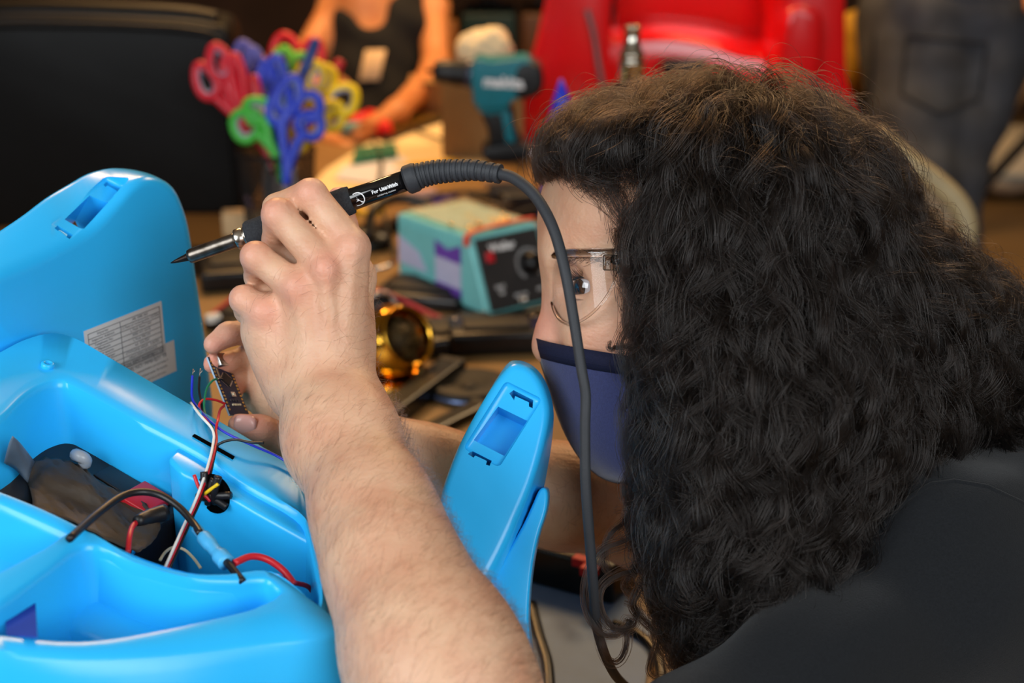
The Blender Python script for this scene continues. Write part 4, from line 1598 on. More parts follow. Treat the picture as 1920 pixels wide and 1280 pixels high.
iron_a = axis_pts(0); iron_b = axis_pts(1)
IL = np.linalg.norm(iron_b - iron_a); ID = (iron_b - iron_a) / IL
iron = thing('soldering_iron', 'soldering iron with black foam grip held in the near hand', 'soldering iron', iron_a)
STEEL = mat('heat_stained_steel', (128, 120, 112), .32, metal=.95, var=.25, scale=120, rgb2=(84, 76, 68))
NUT = mat('nickel', (190, 180, 168), .25, metal=1.0, var=.08)
FOAM = mat('dark_grey_foam', (62, 64, 68), .95, var=.15, scale=900, bump=.6, bscale=2500, spec=.1)
GLOSS_BLACK = mat('gloss_black_plastic', (12, 12, 14), .12, var=.1, coat=.5)
RUBBER = mat('dark_grey_rubber', (46, 49, 54), .62, var=.08, bump=.1, bscale=900)
TIPM = mat('solder_tip', (48, 38, 34), .4, metal=.8, var=.3, scale=200)


def along(px):
    """distance on the axis at photo column px"""
    return (px - 320) / (768 - 320) * IL


link_mesh('tip', lathe([(.0003, 0), (.0011, .003), (.0024, .011), (.0027, .0118)], iron_a, ID, 20), TIPM, iron)
link_mesh('tip_sleeve', lathe([(.0027, along(353)), (.0042, along(355)), (.0046, along(360)), (.0047, along(440)), (.0048, along(446))], iron_a, ID, 28), STEEL, iron)
kn = [(.0044, along(444))]
link_mesh('collar_nut', bevel_geo(lathe([(.0044, along(444)), (.0064, along(445)), (.0066, along(447)), (.0066, along(458)), (.0060, along(460)), (.0060, along(462)), (.0066, along(463)), (.0064, along(467)), (.005, along(470))], iron_a, ID, 24), .0002, 1, 60), NUT, iron)
link_mesh('foam_grip', lathe([(.0060, along(464)), (.0084, along(466)), (.0092, along(470)), (.0093, along(500)), (.0088, along(560)), (.0088, along(640)), (.0090, along(652)), (.0086, along(660)), (.0066, along(662))], iron_a, ID, 32), FOAM, iron)
handle = link_mesh('handle', lathe([(.0064, along(650)), (.0070, along(660)), (.0066, along(700)), (.0065, along(775))], iron_a, ID, 32), GLOSS_BLACK, iron)
# printing wrapped on the handle
PRINT = mat('white_print', (225, 228, 232), .5, var=.03)
up_ = nrm(AZ - ID * np.dot(AZ, ID))
sd_ = np.cross(up_, ID)
if np.dot(sd_, AY) < 0: sd_ = -sd_


def wrap_on_handle(g, s0, a0, r):
    v, f = g
    s = s0 + v[:, 0]
    a = a0 + v[:, 1] / r
    return iron_a + np.outer(s, ID) + r * (np.outer(np.cos(a), up_) + np.outer(np.sin(a), sd_)), f


r_h = .0069
ringg = []
for (ro, ri) in ((.0046, .0039),):
    a = np.linspace(0, 2 * math.pi, 36, endpoint=False)
    o = np.stack([ro * np.cos(a), ro * np.sin(a), 0 * a], 1); i_ = np.stack([ri * np.cos(a), ri * np.sin(a), 0 * a], 1)
    ringg.append((np.concatenate([o, i_]), [(k, (k + 1) % 36, 36 + (k + 1) % 36, 36 + k) for k in range(36)]))
A = text_geo('A', .0085, bold=.0003)
link_mesh('round_logo', join(wrap_on_handle(ringg[0], along(673), -.30, r_h), wrap_on_handle(A, along(673), -.30, r_h)), PRINT, handle, smooth=False)
t1 = text_geo('For Use With', .0030, bold=.00010)
t2 = text_geo('soldering station', .0018)
link_mesh('lettering', join(wrap_on_handle(t1, along(724), -.16, r_h - .0001), wrap_on_handle(t2, along(724), -.62, r_h - .0001)), PRINT, handle, smooth=False)
# ribbed strain relief
bp_ = smooth_path([W(760, 339, .874), W(785, 330, .873), W(815, 323, .872), (W(850, 320, .870)), W(890, 319, .866), W(938, 326, .860)], 14)
n_ = len(bp_)
tpos = np.linspace(0, 1, n_)
rad = np.interp(tpos, [0, .04, .16, .22, .5, 1], [.0084, .0096, .0096, .0086, .0080, .0066])
rib = .0006 * (np.sin(tpos * 2 * math.pi * 15) > 0) * (tpos > .2)
bigp = smooth_path(bp_, 3)
tp = np.linspace(0, 1, len(bigp))
rad = np.interp(tp, [0, .03, .15, .21, .5, 1], [.0078, .0090, .0090, .0080, .0074, .0060]) - .0007 * (np.sin(tp * 2 * math.pi * 17) > .2) * (tp > .19) * (tp < .97)
boot = link_mesh('strain_relief', tube(bigp, rad, 24), RUBBER, iron); sharp(boot, 40)
cp_ = smooth_path([W(930, 324, .861), W(965, 335, .852), W(1005, 370, .84), W(1038, 430, .828), W(1060, 510, .82), W(1076, 600, .815), W(1090, 690, .813), W(1098, 740, .813), W(1097, 800, .815), W(1098, 900, .82), W(1104, 990, .83), W(1112, 1090, .845), W(1120, 1180, .875), W(1150, 1260, .92), T(1190, 1300, TABLE_Z + .004)], 10)
link_mesh('cable', tube(cp_, np.interp(np.linspace(0, 1, len(cp_)), [0, .4, 1], [.0037, .0031, .0031]), 14), RUBBER, iron)

# ================================================================== circuit board held by the far hand
PCB = mat('dark_blue_solder_mask', (30, 38, 66), .35, var=.12, scale=200)
FR4 = mat('pale_board_edge', (168, 190, 210), .5, var=.05)
CHIP = mat('chip_black', (26, 26, 28), .4, var=.1)
GOLD = mat('gold_pads', (208, 170, 96), .3, metal=.9, var=.1)
SILV = mat('tin_plate', (205, 205, 205), .2, metal=1.0, var=.06)
p00, p01 = W(389, 669, .930), W(433, 783, .916)       # long edge towards the eye's left
p10 = W(414, 663, .9425)
bl = p01 - p00; blen_ = np.linalg.norm(bl); ex = bl / blen_
wv = p10 - p00; wv = wv - ex * np.dot(wv, ex); ey = nrm(wv)
bw = .0178
ez = np.cross(ex, ey)
if np.dot(ez, CAM_LOC - p00) < 0: ez = -ez
blen_ = .0432
pcb = thing('circuit_board', 'small dark blue microcontroller board held between fingers and thumb', 'circuit board', p00)


def on_board(u, v, h=0.0):
    return p00 + ex * u + ey * v + ez * h


def bbox_(u0, u1, v0, v1, h, z0=0.0):
    return prism([on_board(u0, v0, z0), on_board(u1, v0, z0), on_board(u1, v1, z0), on_board(u0, v1, z0)], ez * h)


board = link_mesh('board', bbox_(0, blen_, 0, bw, .0003, 0), PCB, pcb, smooth=False)
link_mesh('board_core', bbox_(0, blen_, 0, bw, .0013, -.0013), FR4, pcb, smooth=False)
usb = link_mesh('usb_port', bevel_geo(bbox_(-.0012, .0082, .0050, .0130, .0042, .0003), .0005, 2, 30), SILV, pcb)
link_mesh('usb_tongue', bbox_(-.0016, .0066, .0060, .0120, .0024, .0012), mat('amber_plastic', (150, 100, 30), .4), usb, smooth=False)
cm = on_board(.0170, .0088); q = .0050
cx_, cy_ = nrm(ex + ey), nrm(ex - ey)
chip = link_mesh('chip', prism([cm + cx_ * q * .7 + cy_ * q * .7 + ez * .0003, cm + cx_ * q * .7 - cy_ * q * .7 + ez * .0003, cm - cx_ * q * .7 - cy_ * q * .7 + ez * .0003, cm - cx_ * q * .7 + cy_ * q * .7 + ez * .0003], ez * .0011), CHIP, pcb, smooth=False)
pins = []
for sgn in (-1, 1):
    for k in range(8):
        t_ = (k - 3.5) * .00078
        for A_, B_ in ((cx_, cy_), (cy_, cx_)):
            o = cm + A_ * sgn * (q * .7 + .0006) + B_ * t_ + ez * .0006
            pins.append(box(o, (.0012, .0004, .0003), np.stack([A_, B_, ez], 1)))
link_mesh('chip_pins', join(*pins), SILV, chip, smooth=False)
bt = link_mesh('reset_button', bbox_(.0268, .0302, .0070, .0108, .0014, .0003), SILV, pcb, smooth=False)
link_mesh('button_cap', lathe([(.0009, 0), (.0009, .0006)], on_board(.0285, .0089, .0017), ez, 16), mat('cream_plastic', (230, 220, 190), .4), bt)
LEDM = mat('led_lens', (236, 226, 190), .3, var=.05)
for k in range(4):
    link_mesh('led', bbox_(.0352, .0364, .0055 + k * .0021, .0069 + k * .0021, .0007, .0003), LEDM, pcb, smooth=False)
for k in range(4):
    link_mesh('resistor', bbox_(.0318, .0334, .0050 + k * .0022, .0060 + k * .0022, .0006, .0003), mat('resistor_body', (60, 60, 66), .4), pcb, smooth=False)
for k in range(15):
    for v_ in (.0013, bw - .0013):
        link_mesh('pin_pad', lathe([(.0009, 0), (.0009, .0002), (.0005, .00022)], on_board(.0036 + k * .00254, v_, .0003), ez, 12), GOLD, pcb)
for k in range(7):
    link_mesh('capacitor', bbox_(.0090 + k * .0011, .0098 + k * .0011, .0030, .0042, .0006, .0003), mat('capacitor_tan', (150, 124, 96), .5), pcb, smooth=False)
# ================================================================== things on the bench behind
BLK = mat('black_plastic', (9, 9, 10), .32, var=.15, bump=.05)
BLK2 = mat('matt_black_plastic', (13, 12, 12), .6, var=.2, scale=30)


def tub_path(pts, r, n=8, sides=10):
    return tube(smooth_path(pts, n), r, sides)


# --- soldering station
TEAL = mat('pale_teal_plastic', (124, 204, 204), .42, var=.04)
PANEL = mat('black_front_panel', (44, 42, 42), .5, var=.08)
WHITEP = mat('white_lettering', (226, 226, 226), .5, var=.02)
sA = T(903, 600); sC = T(748, 532)
sl = nrm((sC - sA) * V(1, 1, 0)); sfront = V(-sl[1], sl[0], 0)
if sfront[0] < 0: sfront = -sfront
sL = np.linalg.norm((sC - sA)[:2])
sW, sH = .118, .108
station = thing('soldering_station', 'pale teal soldering station with black front panel and dial', 'soldering station', sA + sl * sL / 2 + sfront * sW / 2)
up = V(0, 0, 1)


def sp(l, w, h):
    return sA + sl * l + sfront * w + up * h


sideL = lambda w: [sp(-.012, w, .008), sp(.030, w, sH), sp(sL, w, sH * .97), sp(sL, w, .008)]
stb = bevel_geo(fix_normals(rings([np.array(sideL(0)), np.array(sideL(sW))])), .004, 3, 30)
sbody = link_mesh('body', stb, TEAL, station, smooth=False)
pn = [sp(-.012, 0, .008), sp(.030, 0, sH), sp(.030, sW, sH), sp(-.012, sW, .008)]
pu = nrm(pn[3] - pn[0]); pv = nrm(pn[1] - pn[0]); pz = np.cross(pu, pv)
if np.dot(pz, CAM_LOC - pn[0]) < 0: pz = -pz
ph = np.linalg.norm(pn[1] - pn[0])


def pp(u, v, h=0.0):
    return pn[0] + pu * u + pv * v + pz * h


panel = link_mesh('front_panel', bevel_geo(prism([pp(.008, .004), pp(.008, ph - .006), pp(sW - .006, ph - .006), pp(sW - .006, .004)], pz * .003), .001, 2, 30), PANEL, station, smooth=False)
link_mesh('power_switch', bevel_geo(prism([pp(.018, ph - .040, .003), pp(.018, ph - .026, .003), pp(.030, ph - .026, .003), pp(.030, ph - .040, .003)], pz * .004), .001, 2, 30), RED_P, station)
kn_ = link_mesh('dial_knob', lathe([(.016, 0), (.016, .004), (.0135, .006), (.0125, .016), (.011, .018), (.002, .018)], pp(.086, ph * .52, .003), pz, 32), BLK, station)
tick = []
for k in range(22):
    a = math.radians(-50 + k * 280 / 21)
    o = pp(.086 + .0205 * math.cos(a), ph * .52 + .0205 * math.sin(a), .0033)
    tick.append(box(o, (.004, .0012, .0004), np.stack([pu * math.cos(a) + pv * math.sin(a), -pu * math.sin(a) + pv * math.cos(a), pz], 1)))
link_mesh('dial_scale', join(*tick), WHITEP, panel, smooth=False)
pyv = np.cross(pz, pu)
link_mesh('brand_lettering', place(text_geo('Weller', .0150, bold=.0006), pp(.048, ph - .022, .0034), pu, pyv), WHITEP, panel, smooth=False)
for (u, v, s_, t_) in ((.030, .034, .0070, 'WLC'), (.030, .026, .0060, '100'), (.060, .018, .0050, 'STATION'), (.093, .020, .005, '120V')):
    link_mesh('panel_print', place(text_geo(t_, s_, bold=.0002), pp(u, v, .0034), pu, pyv), WHITEP, panel, smooth=False)
link_mesh('cord_socket', lathe([(.0065, 0), (.0065, .004), (.004, .004), (.004, .001)], pp(.060, .012, .003), pz, 20), NUT, station)
for k in range(14):
    l = .045 + k * (sL - .06) / 13
    link_mesh('vent_rib', bevel_geo(box(sp(l, .0006, sH - .012), (.0042, .004, .014), np.stack([sl, sfront, up], 1)), .0008, 1, 30), TEAL, station, smooth=False)
PURP = mat('purple_tape', (112, 72, 176), .5, var=.06); LAV = mat('pale_lavender_tape', (196, 198, 226), .45, var=.05)
for i, (h0, h1, m_) in enumerate(((.066, .092, PURP), (.030, .066, LAV), (.004, .030, PURP))):
    q = [sp(.045, -.0008, h0), sp(.105, -.0008, h0), sp(.105, -.0008, h1 - (.004 if i == 0 else 0)), sp(.075, -.0008, h1 - (.012 if i == 0 else 0)), sp(.045, -.0008, h1)]
    link_mesh('tape_stripe', prism(q, -sfront * .0006), m_, station, smooth=False)
link_mesh('tape_stripe', prism([sp(.125, -.0008, .035), sp(sL - .004, -.0008, .035), sp(sL - .004, -.0008, .075), sp(.145, -.0008, .06)], -sfront * .0006), LAV, station, smooth=False)
link_mesh('base_plate', bevel_geo(box(sp(sL / 2 - .01, sW / 2 + .01, .004), (sL + .03, sW + .05, .008), np.stack([sl, sfront, up], 1)), .002, 2, 30), BLK, station, smooth=False)
# --- bag of brass parts on top of the station
BAGM = mat('cloudy_bag_film', (240, 224, 184), .18, var=.06, alpha=.5)
bag = thing('parts_bag', 'clear zip bag of brass parts with red strip on the teal station', 'bag', sp(.09, .06, sH))
rb_ = np.random.default_rng(21)
gb = np.array([[sp(.032 + i / 12 * (sL - .045), .006 + j / 10 * (sW - .014), sH + .004 + .010 * math.sin(math.pi * i / 12) * math.sin(math.pi * j / 10) * (1 + rb_.normal(0, .25))) for j in range(11)] for i in range(13)])
link_mesh('film', grid_surf(gb), BAGM, bag)
BRASS = mat('brass_bits', (232, 190, 110), .22, metal=1.0, var=.1)
for k in range(26):
    a = rb_.uniform(0, 6.28)
    o = sp(.045 + abs(rb_.normal(0, .022)), .055 + rb_.normal(0, .024), sH + .0035 + rb_.uniform(0, .004))
    d = V(math.cos(a), math.sin(a), rb_.uniform(-.2, .2))
    link_mesh('brass_part', lathe([(.0018, -.005), (.0030, -.0045), (.0030, -.001), (.0018, 0), (.0018, .006)], o, d, 10), BRASS, bag)
ORNG = mat('red_orange_strip', (222, 74, 44), .45, var=.06)
zp = smooth_path([sp(.030, -.002, sH - .012), sp(.030, .004, sH + .004), sp(.034, .06, sH + .007), sp(.040, sW, sH + .005)], 8)
link_mesh('zip_strip', tube(zp, .0045, 8, flat=(up, .35)), ORNG, bag)

# --- brass ball with wire wool for cleaning tips
GOLDB = mat('polished_brass', (236, 176, 60), .12, metal=1.0, var=.06)
bc_ = T(738, 722) + V(0, .02, 0)
br = .045
ballc = bc_ + V(0, 0, br + .002)
cleaner = thing('tip_cleaner', 'shiny brass ball tip cleaner holding wire wool', 'tip cleaner', bc_)
od = nrm(AX * .66 + AY * .26 + AZ * .70)
prof = [(br * math.sin(a), -br * math.cos(a)) for a in np.linspace(.15, math.pi * .70, 20)]
prof += [(prof[-1][0] * 1.02, prof[-1][1] + .002), (prof[-1][0] * .98, prof[-1][1] + .004), (prof[-1][0] * .90, prof[-1][1] + .002), (prof[-1][0] * .88, prof[-1][1] - .012)]
link_mesh('ball', lathe(prof, ballc, od, 36, caps=False), GOLDB, cleaner, solid=.0008)
link_mesh('base_ring', lathe([(.030, 0), (.044, 0), (.046, .002), (.044, .005), (.030, .006)], bc_, (0, 0, 1), 36), GOLDB, cleaner)
WOOL = mat('dull_brass_wool', (150, 128, 84), .35, metal=.9, var=.2)
wl_ = []
core = [ell(ballc + od * br * .02, .028, .01)]
cv_, cf_ = sdf_mesh(core, .003, smooth=0, warp=lambda P: .003 * np.sin(P[:, 0] * 900) * np.sin(P[:, 1] * 1000) * np.sin(P[:, 2] * 1100))
link_mesh('packed_wool', (cv_, cf_), mat('packed_brass_wool', (70, 58, 38), .5, metal=.6, var=.5, scale=500), cleaner)
for k in range(110):
    o = ballc + od * (br * .50 + rb_.uniform(-.006, .003)) + frame_from(od) @ V(rb_.normal(0, .012), rb_.normal(0, .012), 0)
    F = frame_from(rb_.normal(0, 1, 3))
    a = np.linspace(0, rb_.uniform(4, 9), 18)
    r_ = rb_.uniform(.003, .006)
    wl_.append(tube(o + (np.stack([r_ * np.cos(a), r_ * np.sin(a), a * .0008], 1) @ F.T), .0005, 4, flat=(F[:, 2], .4)))
link_mesh('wire_wool', join(*wl_), WOOL, cleaner)['kind'] = 'stuff'
# --- chrome ring
CHROME = mat('chrome', (210, 212, 216), .12, metal=1.0, var=.04)
rc = T(716, 606) + V(0, 0, .022)
ring_ = thing('metal_ring', 'chrome ringed black lens standing behind the brass ball', 'lens', rc - V(0, 0, .02))
rd = nrm(CAM_LOC - rc + V(.5, 0, 0))
link_mesh('rim', lathe([(.0215, -.008), (.0225, 0), (.0215, .004), (.018, .004), (.0165, -.002), (.0165, -.006)], rc, rd, 32, caps=False), CHROME, ring_)
link_mesh('lens_face', lathe([(.0165, -.006), (.010, -.003), (.001, -.002)], rc, rd, 32), BLK, ring_)

# --- red lead on the bench
REDW = mat('dark_red_cable', (176, 24, 52), .42, var=.06)


def tpath(l, dz=.003):
    return smooth_path([T(p[0], p[1], TABLE_Z + (p[2] if len(p) > 2 else dz)) for p in l], 8)


set_props(link_mesh('cable', tube(tpath([(680, 540, .03), (720, 548, .03), (765, 568, .02), (815, 592, .012), (850, 603, .012), (878, 617, .012), (893, 640, .01)]), .0033, 10), REDW), 'dark red cable running in front of the teal station', 'cable')
set_props(link_mesh('cable', tube(tpath([(395, 590, .02), (405, 583, .02), (425, 568, .018), (445, 550, .015)]), .0028, 8), REDW), 'short dark red cable end beside the blue fin', 'cable')
set_props(link_mesh('cable', tube(tpath([(700, 262, .012), (715, 300, .012), (712, 340, .012), (716, 390, .02), (728, 430, .02), (740, 480, .01)]), .0032, 8), BLK2), 'black cable crossing the cream sheets towards the bench', 'cable')
set_props(link_mesh('cable', tube(tpath([(770, 240, .012), (830, 262, .012), (900, 282, .012), (960, 290, .014), (1000, 310, .014)]), .0034, 8), BLK2), 'thin dark cable lying across the cream sheet by the drill', 'cable')
WHT = mat('white_plastic', (222, 222, 216), .4, var=.04)
cn = T(400, 596, TABLE_Z + .02)
set_props(link_mesh('connector', bevel_geo(box(cn, (.018, .012, .010), rotz(.5)), .001, 2, 30), WHT, smooth=False), 'small white plug on the end of the short red cable', 'plug')

# --- black clutter: housings, bars, a round speaker
hous = [((860, 640), (.115, .09, .022), .4, 'flat black plastic housing beside the blue fin'),
        ((800, 560), (.13, .10, .020), -.3, 'black plastic tray under the red cable'),
        ((930, 650), (.12, .07, .030), .1, 'black plastic cover in front of the teal station'),
        ((440, 520), (.10, .14, .030), .25, 'black gadget box behind the blue fin'),
        ((470, 610), (.09, .09, .020), -.4, 'flat black case between fin and knuckles'),
        ((600, 470), (.12, .09, .03), .2, 'black box under the raised fist')]
for (p, sz, a, lb) in hous:
    c = T(*p)
    h = thing('plastic_housing', lb, 'plastic housing', c, 'black plastic pieces on the bench')
    M_ = rotz(a)
    link_mesh('shell', bevel_geo(box(c + V(0, 0, sz[2] / 2), sz, M_), .006, 3, 30), BLK, h)
    link_mesh('raised_lid', bevel_geo(box(c + V(0, 0, sz[2] + .002), (sz[0] * .7, sz[1] * .6, .006), M_), .002, 2, 30), BLK2, h)
    for k in (-1, 1):
        link_mesh('screw', lathe([(.003, 0), (.003, .0015), (.001, .0018)], c + M_ @ V(k * sz[0] * .42, sz[1] * .36, sz[2]), (0, 0, 1), 12), NUT, h)
for i, (a, b, w, h, lb) in enumerate((((722, 800), (848, 705), .030, .022, 'long black bar lying beside the brass ball'), ((770, 835), (900, 770), .022, .012, 'second black bar lying nearer the blue fin'), ((640, 470), (745, 430), .02, .02, 'black bar lying behind the fist'))):
    p, q = T(*a), T(*b)
    d = q - p
    F = frame_from(d, (0, 0, 1))
    bar = set_props(link_mesh('plastic_bar', bevel_geo(box((p + q) / 2 + V(0, 0, h / 2), (h, w, np.linalg.norm(d)), F), .003, 2, 30), BLK, smooth=False), lb, 'bar', 'black bars on the bench')
    link_mesh('end_stop', bevel_geo(box(q + V(0, 0, h / 2), (h * 1.1, w * 1.1, .012), F), .002, 2, 30), BLK2, bar, smooth=False)
c = T(880, 735)
spk = thing('round_speaker', 'round black speaker with a blue-grey rim by the blue fin', 'speaker', c)
link_mesh('speaker_frame', lathe([(.045, 0), (.048, .004), (.048, .012), (.040, .014), (.012, .006), (.010, .010), (.001, .012)], c, (0, 0, 1), 36), BLK2, spk)
link_mesh('speaker_rim', lathe([(.049, .004), (.051, .006), (.049, .008)], c, (0, 0, 1), 36, caps=False), mat('blue_grey_metal', (110, 128, 170), .3, metal=.7), spk)  # blue highlight put into the rim colour
# headphones behind the fist
hpo = T(735, 430)
hp = thing('headphones', 'black headphones lying behind the fist', 'headphones', hpo)
ph_ = smooth_path([T(690, 445, TABLE_Z + .03), T(700, 395, TABLE_Z + .06), T(745, 372, TABLE_Z + .07), T(800, 385, TABLE_Z + .06), T(822, 420, TABLE_Z + .03)], 8)
link_mesh('headband', tube(ph_, .008, 10), BLK, hp)
for q in ((693, 462), (815, 432)):
    link_mesh('ear_cup', lathe([(.020, 0), (.034, .004), (.036, .016), (.028, .026), (.010, .030), (.001, .030)], T(*q), (.1, -.3, 1), 28), BLK, hp)
link_mesh('trim_ring', tube(np.array([T(700, 505, TABLE_Z + .03), T(725, 500, TABLE_Z + .03), T(742, 488, TABLE_Z + .034)]), .003, 8), CHROME, hp)

# --- wooden block, zip tie
c = T(456, 436)
WOODM = mat('pale_wood', (206, 172, 128), .6, var=.12, scale=20, stretch=(1, 6, 1))
set_props(link_mesh('wooden_block', bevel_geo(box(c + V(0, 0, .018), (.062, .035, .036), rotz(.15)), .0015, 2, 30), WOODM, smooth=False), 'small pale wooden block beside the black mesh cup', 'wood block')
set_props(link_mesh('zip_tie', tube(smooth_path([T(446, 350, TABLE_Z + .03), T(456, 362, TABLE_Z + .034), T(468, 380, TABLE_Z + .04), T(474, 395, TABLE_Z + .036)], 6), .0035, 8, flat=(V(0, 0, 1), .4)), mat('lavender_nylon', (150, 140, 200), .5)), 'lavender zip tie sticking up over the wooden block', 'zip tie')

# --- paper, cards and boards on the far part of the bench
CREAM = mat('cream_card', (236, 210, 160), .75, var=.04)


def sheet(name, pts, m, label, cat, h=.0012, z=TABLE_Z, group=None):
    return set_props(link_mesh(name, prism([T(x, y, z) for x, y in pts], V(0, 0, h)), m, smooth=False), label, cat, group)


sheet('card_sheet', [(588, 345), (612, 318), (700, 262), (760, 248), (770, 300), (760, 338), (625, 392)], CREAM, 'large cream card sheet behind the fist', 'paper', group='cream sheets on the bench')
sheet('card_sheet', [(745, 262), (800, 230), (905, 212), (926, 262), (930, 306), (772, 322)], CREAM, 'cream card sheet under the drill', 'paper', z=TABLE_Z + .002, group='cream sheets on the bench')
sheet('note_paper', [(628, 335), (645, 312), (752, 292), (775, 312), (700, 345)], mat('white_note_paper', (214, 214, 224), .7, var=.04), 'white note paper under the green circuit board', 'paper', z=TABLE_Z + .004)
gb_ = sheet('green_circuit_board', [(660, 308), (667, 282), (742, 272), (746, 294)], mat('green_solder_mask', (24, 116, 92), .4, var=.2, scale=80), 'green circuit board lying on the cream sheet', 'circuit board', h=.006, z=TABLE_Z + .008)
for k in range(5):
    link_mesh('chip', box(T(675 + k * 14, 292 - k * 2, TABLE_Z + .0155), (.008, .012, .003), rotz(.3)), CHIP, gb_, smooth=False)
tab = thing('phone', 'phone with a dark bezel lying flat beyond the cream sheet', 'phone', T(760, 245))
pq = np.array([T(x, y, TABLE_Z + .004) for x, y in ((688, 246), (742, 216), (834, 214), (838, 226), (722, 266))])
link_mesh('phone_body', bevel_geo(prism(pq, V(0, 0, .010)), .003, 2, 30), BLK, tab, smooth=False)
cq = pq.mean(0)
link_mesh('screen', prism(cq + (pq - cq) * .82 + V(0, 0, .0101), V(0, 0, .0006)), mat('dark_glass_screen', (120, 94, 40), .06, var=.03, coat=1.0), tab, smooth=False)  # warm gold reflection put into the screen colour


def stick(name, a, b, r, m, label, cat, za=.006, zb_=.006, tipm=None, group=None):
    p, q = T(a[0], a[1], TABLE_Z + za), T(b[0], b[1], TABLE_Z + zb_)
    L0 = np.linalg.norm(q - p)
    ob = link_mesh(name, lathe([(r * .6, 0), (r, .003), (r, L0 * .86), (r * .8, L0 * .88), (r * .45, L0 * .97)], p, q - p, 12), m)
    link_mesh('point', lathe([(r * .45, L0 * .97), (r * .1, L0)], p, q - p, 12), tipm or BLK, ob)
    return set_props(ob, label, cat, group)


YEL = mat('yellow_plastic', (236, 184, 20), .4, var=.05)
stick('pen', (740, 312), (868, 302), .0055, YEL, 'yellow pen on the cream sheet', 'pen', group='pens on the bench')
stick('pen', (855, 300), (888, 248), .0034, mat('grey_plastic', (150, 148, 150), .4), 'thin grey pen on the cream sheet by the drill', 'pen', .004, .004, group='pens on the bench')
stick('wooden_stick', (884, 210), (985, 305), .008, mat('tan_wood', (176, 140, 104), .6, var=.1), 'tan wooden stick leaning below the drill', 'stick', .012, .03)
stick('screwdriver', (640, 372), (712, 352), .010, YEL, 'yellow handled screwdriver behind the fist', 'screwdriver', tipm=CHROME)
# rolls and bits between station and card
yt = thing('tape_roll', 'yellow tape roll behind the iron handle', 'tape roll', T(690, 395))
link_mesh('tape', lathe([(.018, 0), (.030, 0), (.030, .016), (.018, .016), (.018, 0)], T(690, 395), (.2, -.4, 1), 28, caps=False), YEL, yt)
link_mesh('core', lathe([(.016, .0), (.0182, .0), (.0182, .0165), (.016, .0165), (.016, 0)], T(690, 395), (.2, -.4, 1), 28, caps=False), CREAM, yt)
bits = [((790, 375), (214, 168, 150), (.05, .03, .02), .3, 'pinkish plastic piece under the strain relief'), ((835, 385), (98, 70, 130), (.04, .03, .02), -.4, 'purple plastic piece beside the pinkish one'),
        ((880, 392), (150, 140, 120), (.05, .012, .010), .8, 'grey metal strip behind the teal station'), ((905, 372), (120, 90, 50), (.06, .012, .012), -.6, 'brown wooden strip behind the teal station'),
        ((955, 378), (60, 56, 54), (.07, .04, .03), .2, 'dark grey module beside the teal station'), ((985, 402), (22, 22, 26), (.09, .05, .04), .3, 'black box right behind the station dial'),
        ((760, 350), (90, 150, 190), (.03, .02, .015), .1, 'light blue plastic bit near the iron handle'), ((935, 345), (190, 150, 110), (.06, .015, .012), .5, 'tan wooden strip under the iron cable')]
for (p, c_, sz, a, lb) in bits:
    c = T(*p)
    m_ = mat('bit_' + '_'.join(map(str, c_)), c_, .45, var=.12)
    o = set_props(link_mesh('scrap_piece', bevel_geo(box(c + V(0, 0, sz[2] / 2), sz, rotz(a)), min(sz) * .15, 2, 30), m_, smooth=False), lb, 'scrap', 'scraps on the bench')
cab = [[(800, 420), (850, 400), (905, 385), (960, 372), (1010, 352)], [(830, 380), (880, 372), (940, 385), (1000, 372)], [(760, 400), (800, 372), (860, 360), (920, 362)], [(930, 420), (980, 395), (1020, 388)]]
for k, l in enumerate(cab):
    set_props(link_mesh('cable', tube(tpath(l, .02 + .006 * k), .0034, 8), (BLK2, mat('brown_cable', (92, 70, 46), .5), BLK2, BLK2)[k]),
              ('black cable sweeping up behind the teal station', 'brown cable tangled behind the teal station', 'black cable between headphones and brown cable', 'black cable behind the station dial')[k], 'cable', 'cables behind the station')
for k, (x, y) in enumerate(((975, 285), (1000, 270), (988, 305), (1012, 292))):
    c = T(x, y)
    o = thing('metal_connector', ('shiny barrel connector at the hairline', 'shiny barrel connector under the blue cone', 'shiny barrel connector beside the tan stick', 'shiny barrel connector tucked behind the curls')[k], 'connector', c, 'shiny connectors near the hair')
    link_mesh('barrel', lathe([(.010, 0), (.012, .002), (.012, .022), (.008, .024), (.008, .034)], c + V(0, 0, .004), (.5, -.3, .8), 20), CHROME, o)
    link_mesh('collar', lathe([(.013, .006), (.014, .008), (.014, .014), (.013, .016)], c + V(0, 0, .004), (.5, -.3, .8), 20), NUT, o)

# --- mesh cup and scissors
CUPM = mat('black_wire_mesh', (30, 30, 32), .5, metal=.5, var=.1)
cc = T(527, 448)
cup = thing('pencil_cup', 'black wire mesh cup full of scissors', 'pencil cup', cc)
cr, chh = .060, .142
vw = []
nv, nh = 46, 26
for s_ in (1, -1):
    for k in range(nv):
        a0 = 2 * math.pi * k / nv
        P = [cc + V((cr * (.86 + .14 * t)) * math.cos(a0 + s_ * t * 1.6), (cr * (.86 + .14 * t)) * math.sin(a0 + s_ * t * 1.6), .004 + t * chh) for t in np.linspace(0, 1, 14)]
        vw.append(tube(P, .0009, 4, caps=False))
link_mesh('mesh_wall', join(*vw), CUPM, cup)['kind'] = 'stuff'
link_mesh('rim', tube([cc + V(cr * math.cos(a), cr * math.sin(a), chh) for a in np.linspace(0, 2 * math.pi, 40, endpoint=False)], .0028, 8, closed=True), CUPM, cup)
link_mesh('base', lathe([(cr * .86, 0), (cr * .88, .003), (cr * .86, .008), (.001, .008)], cc, (0, 0, 1), 36), CUPM, cup)
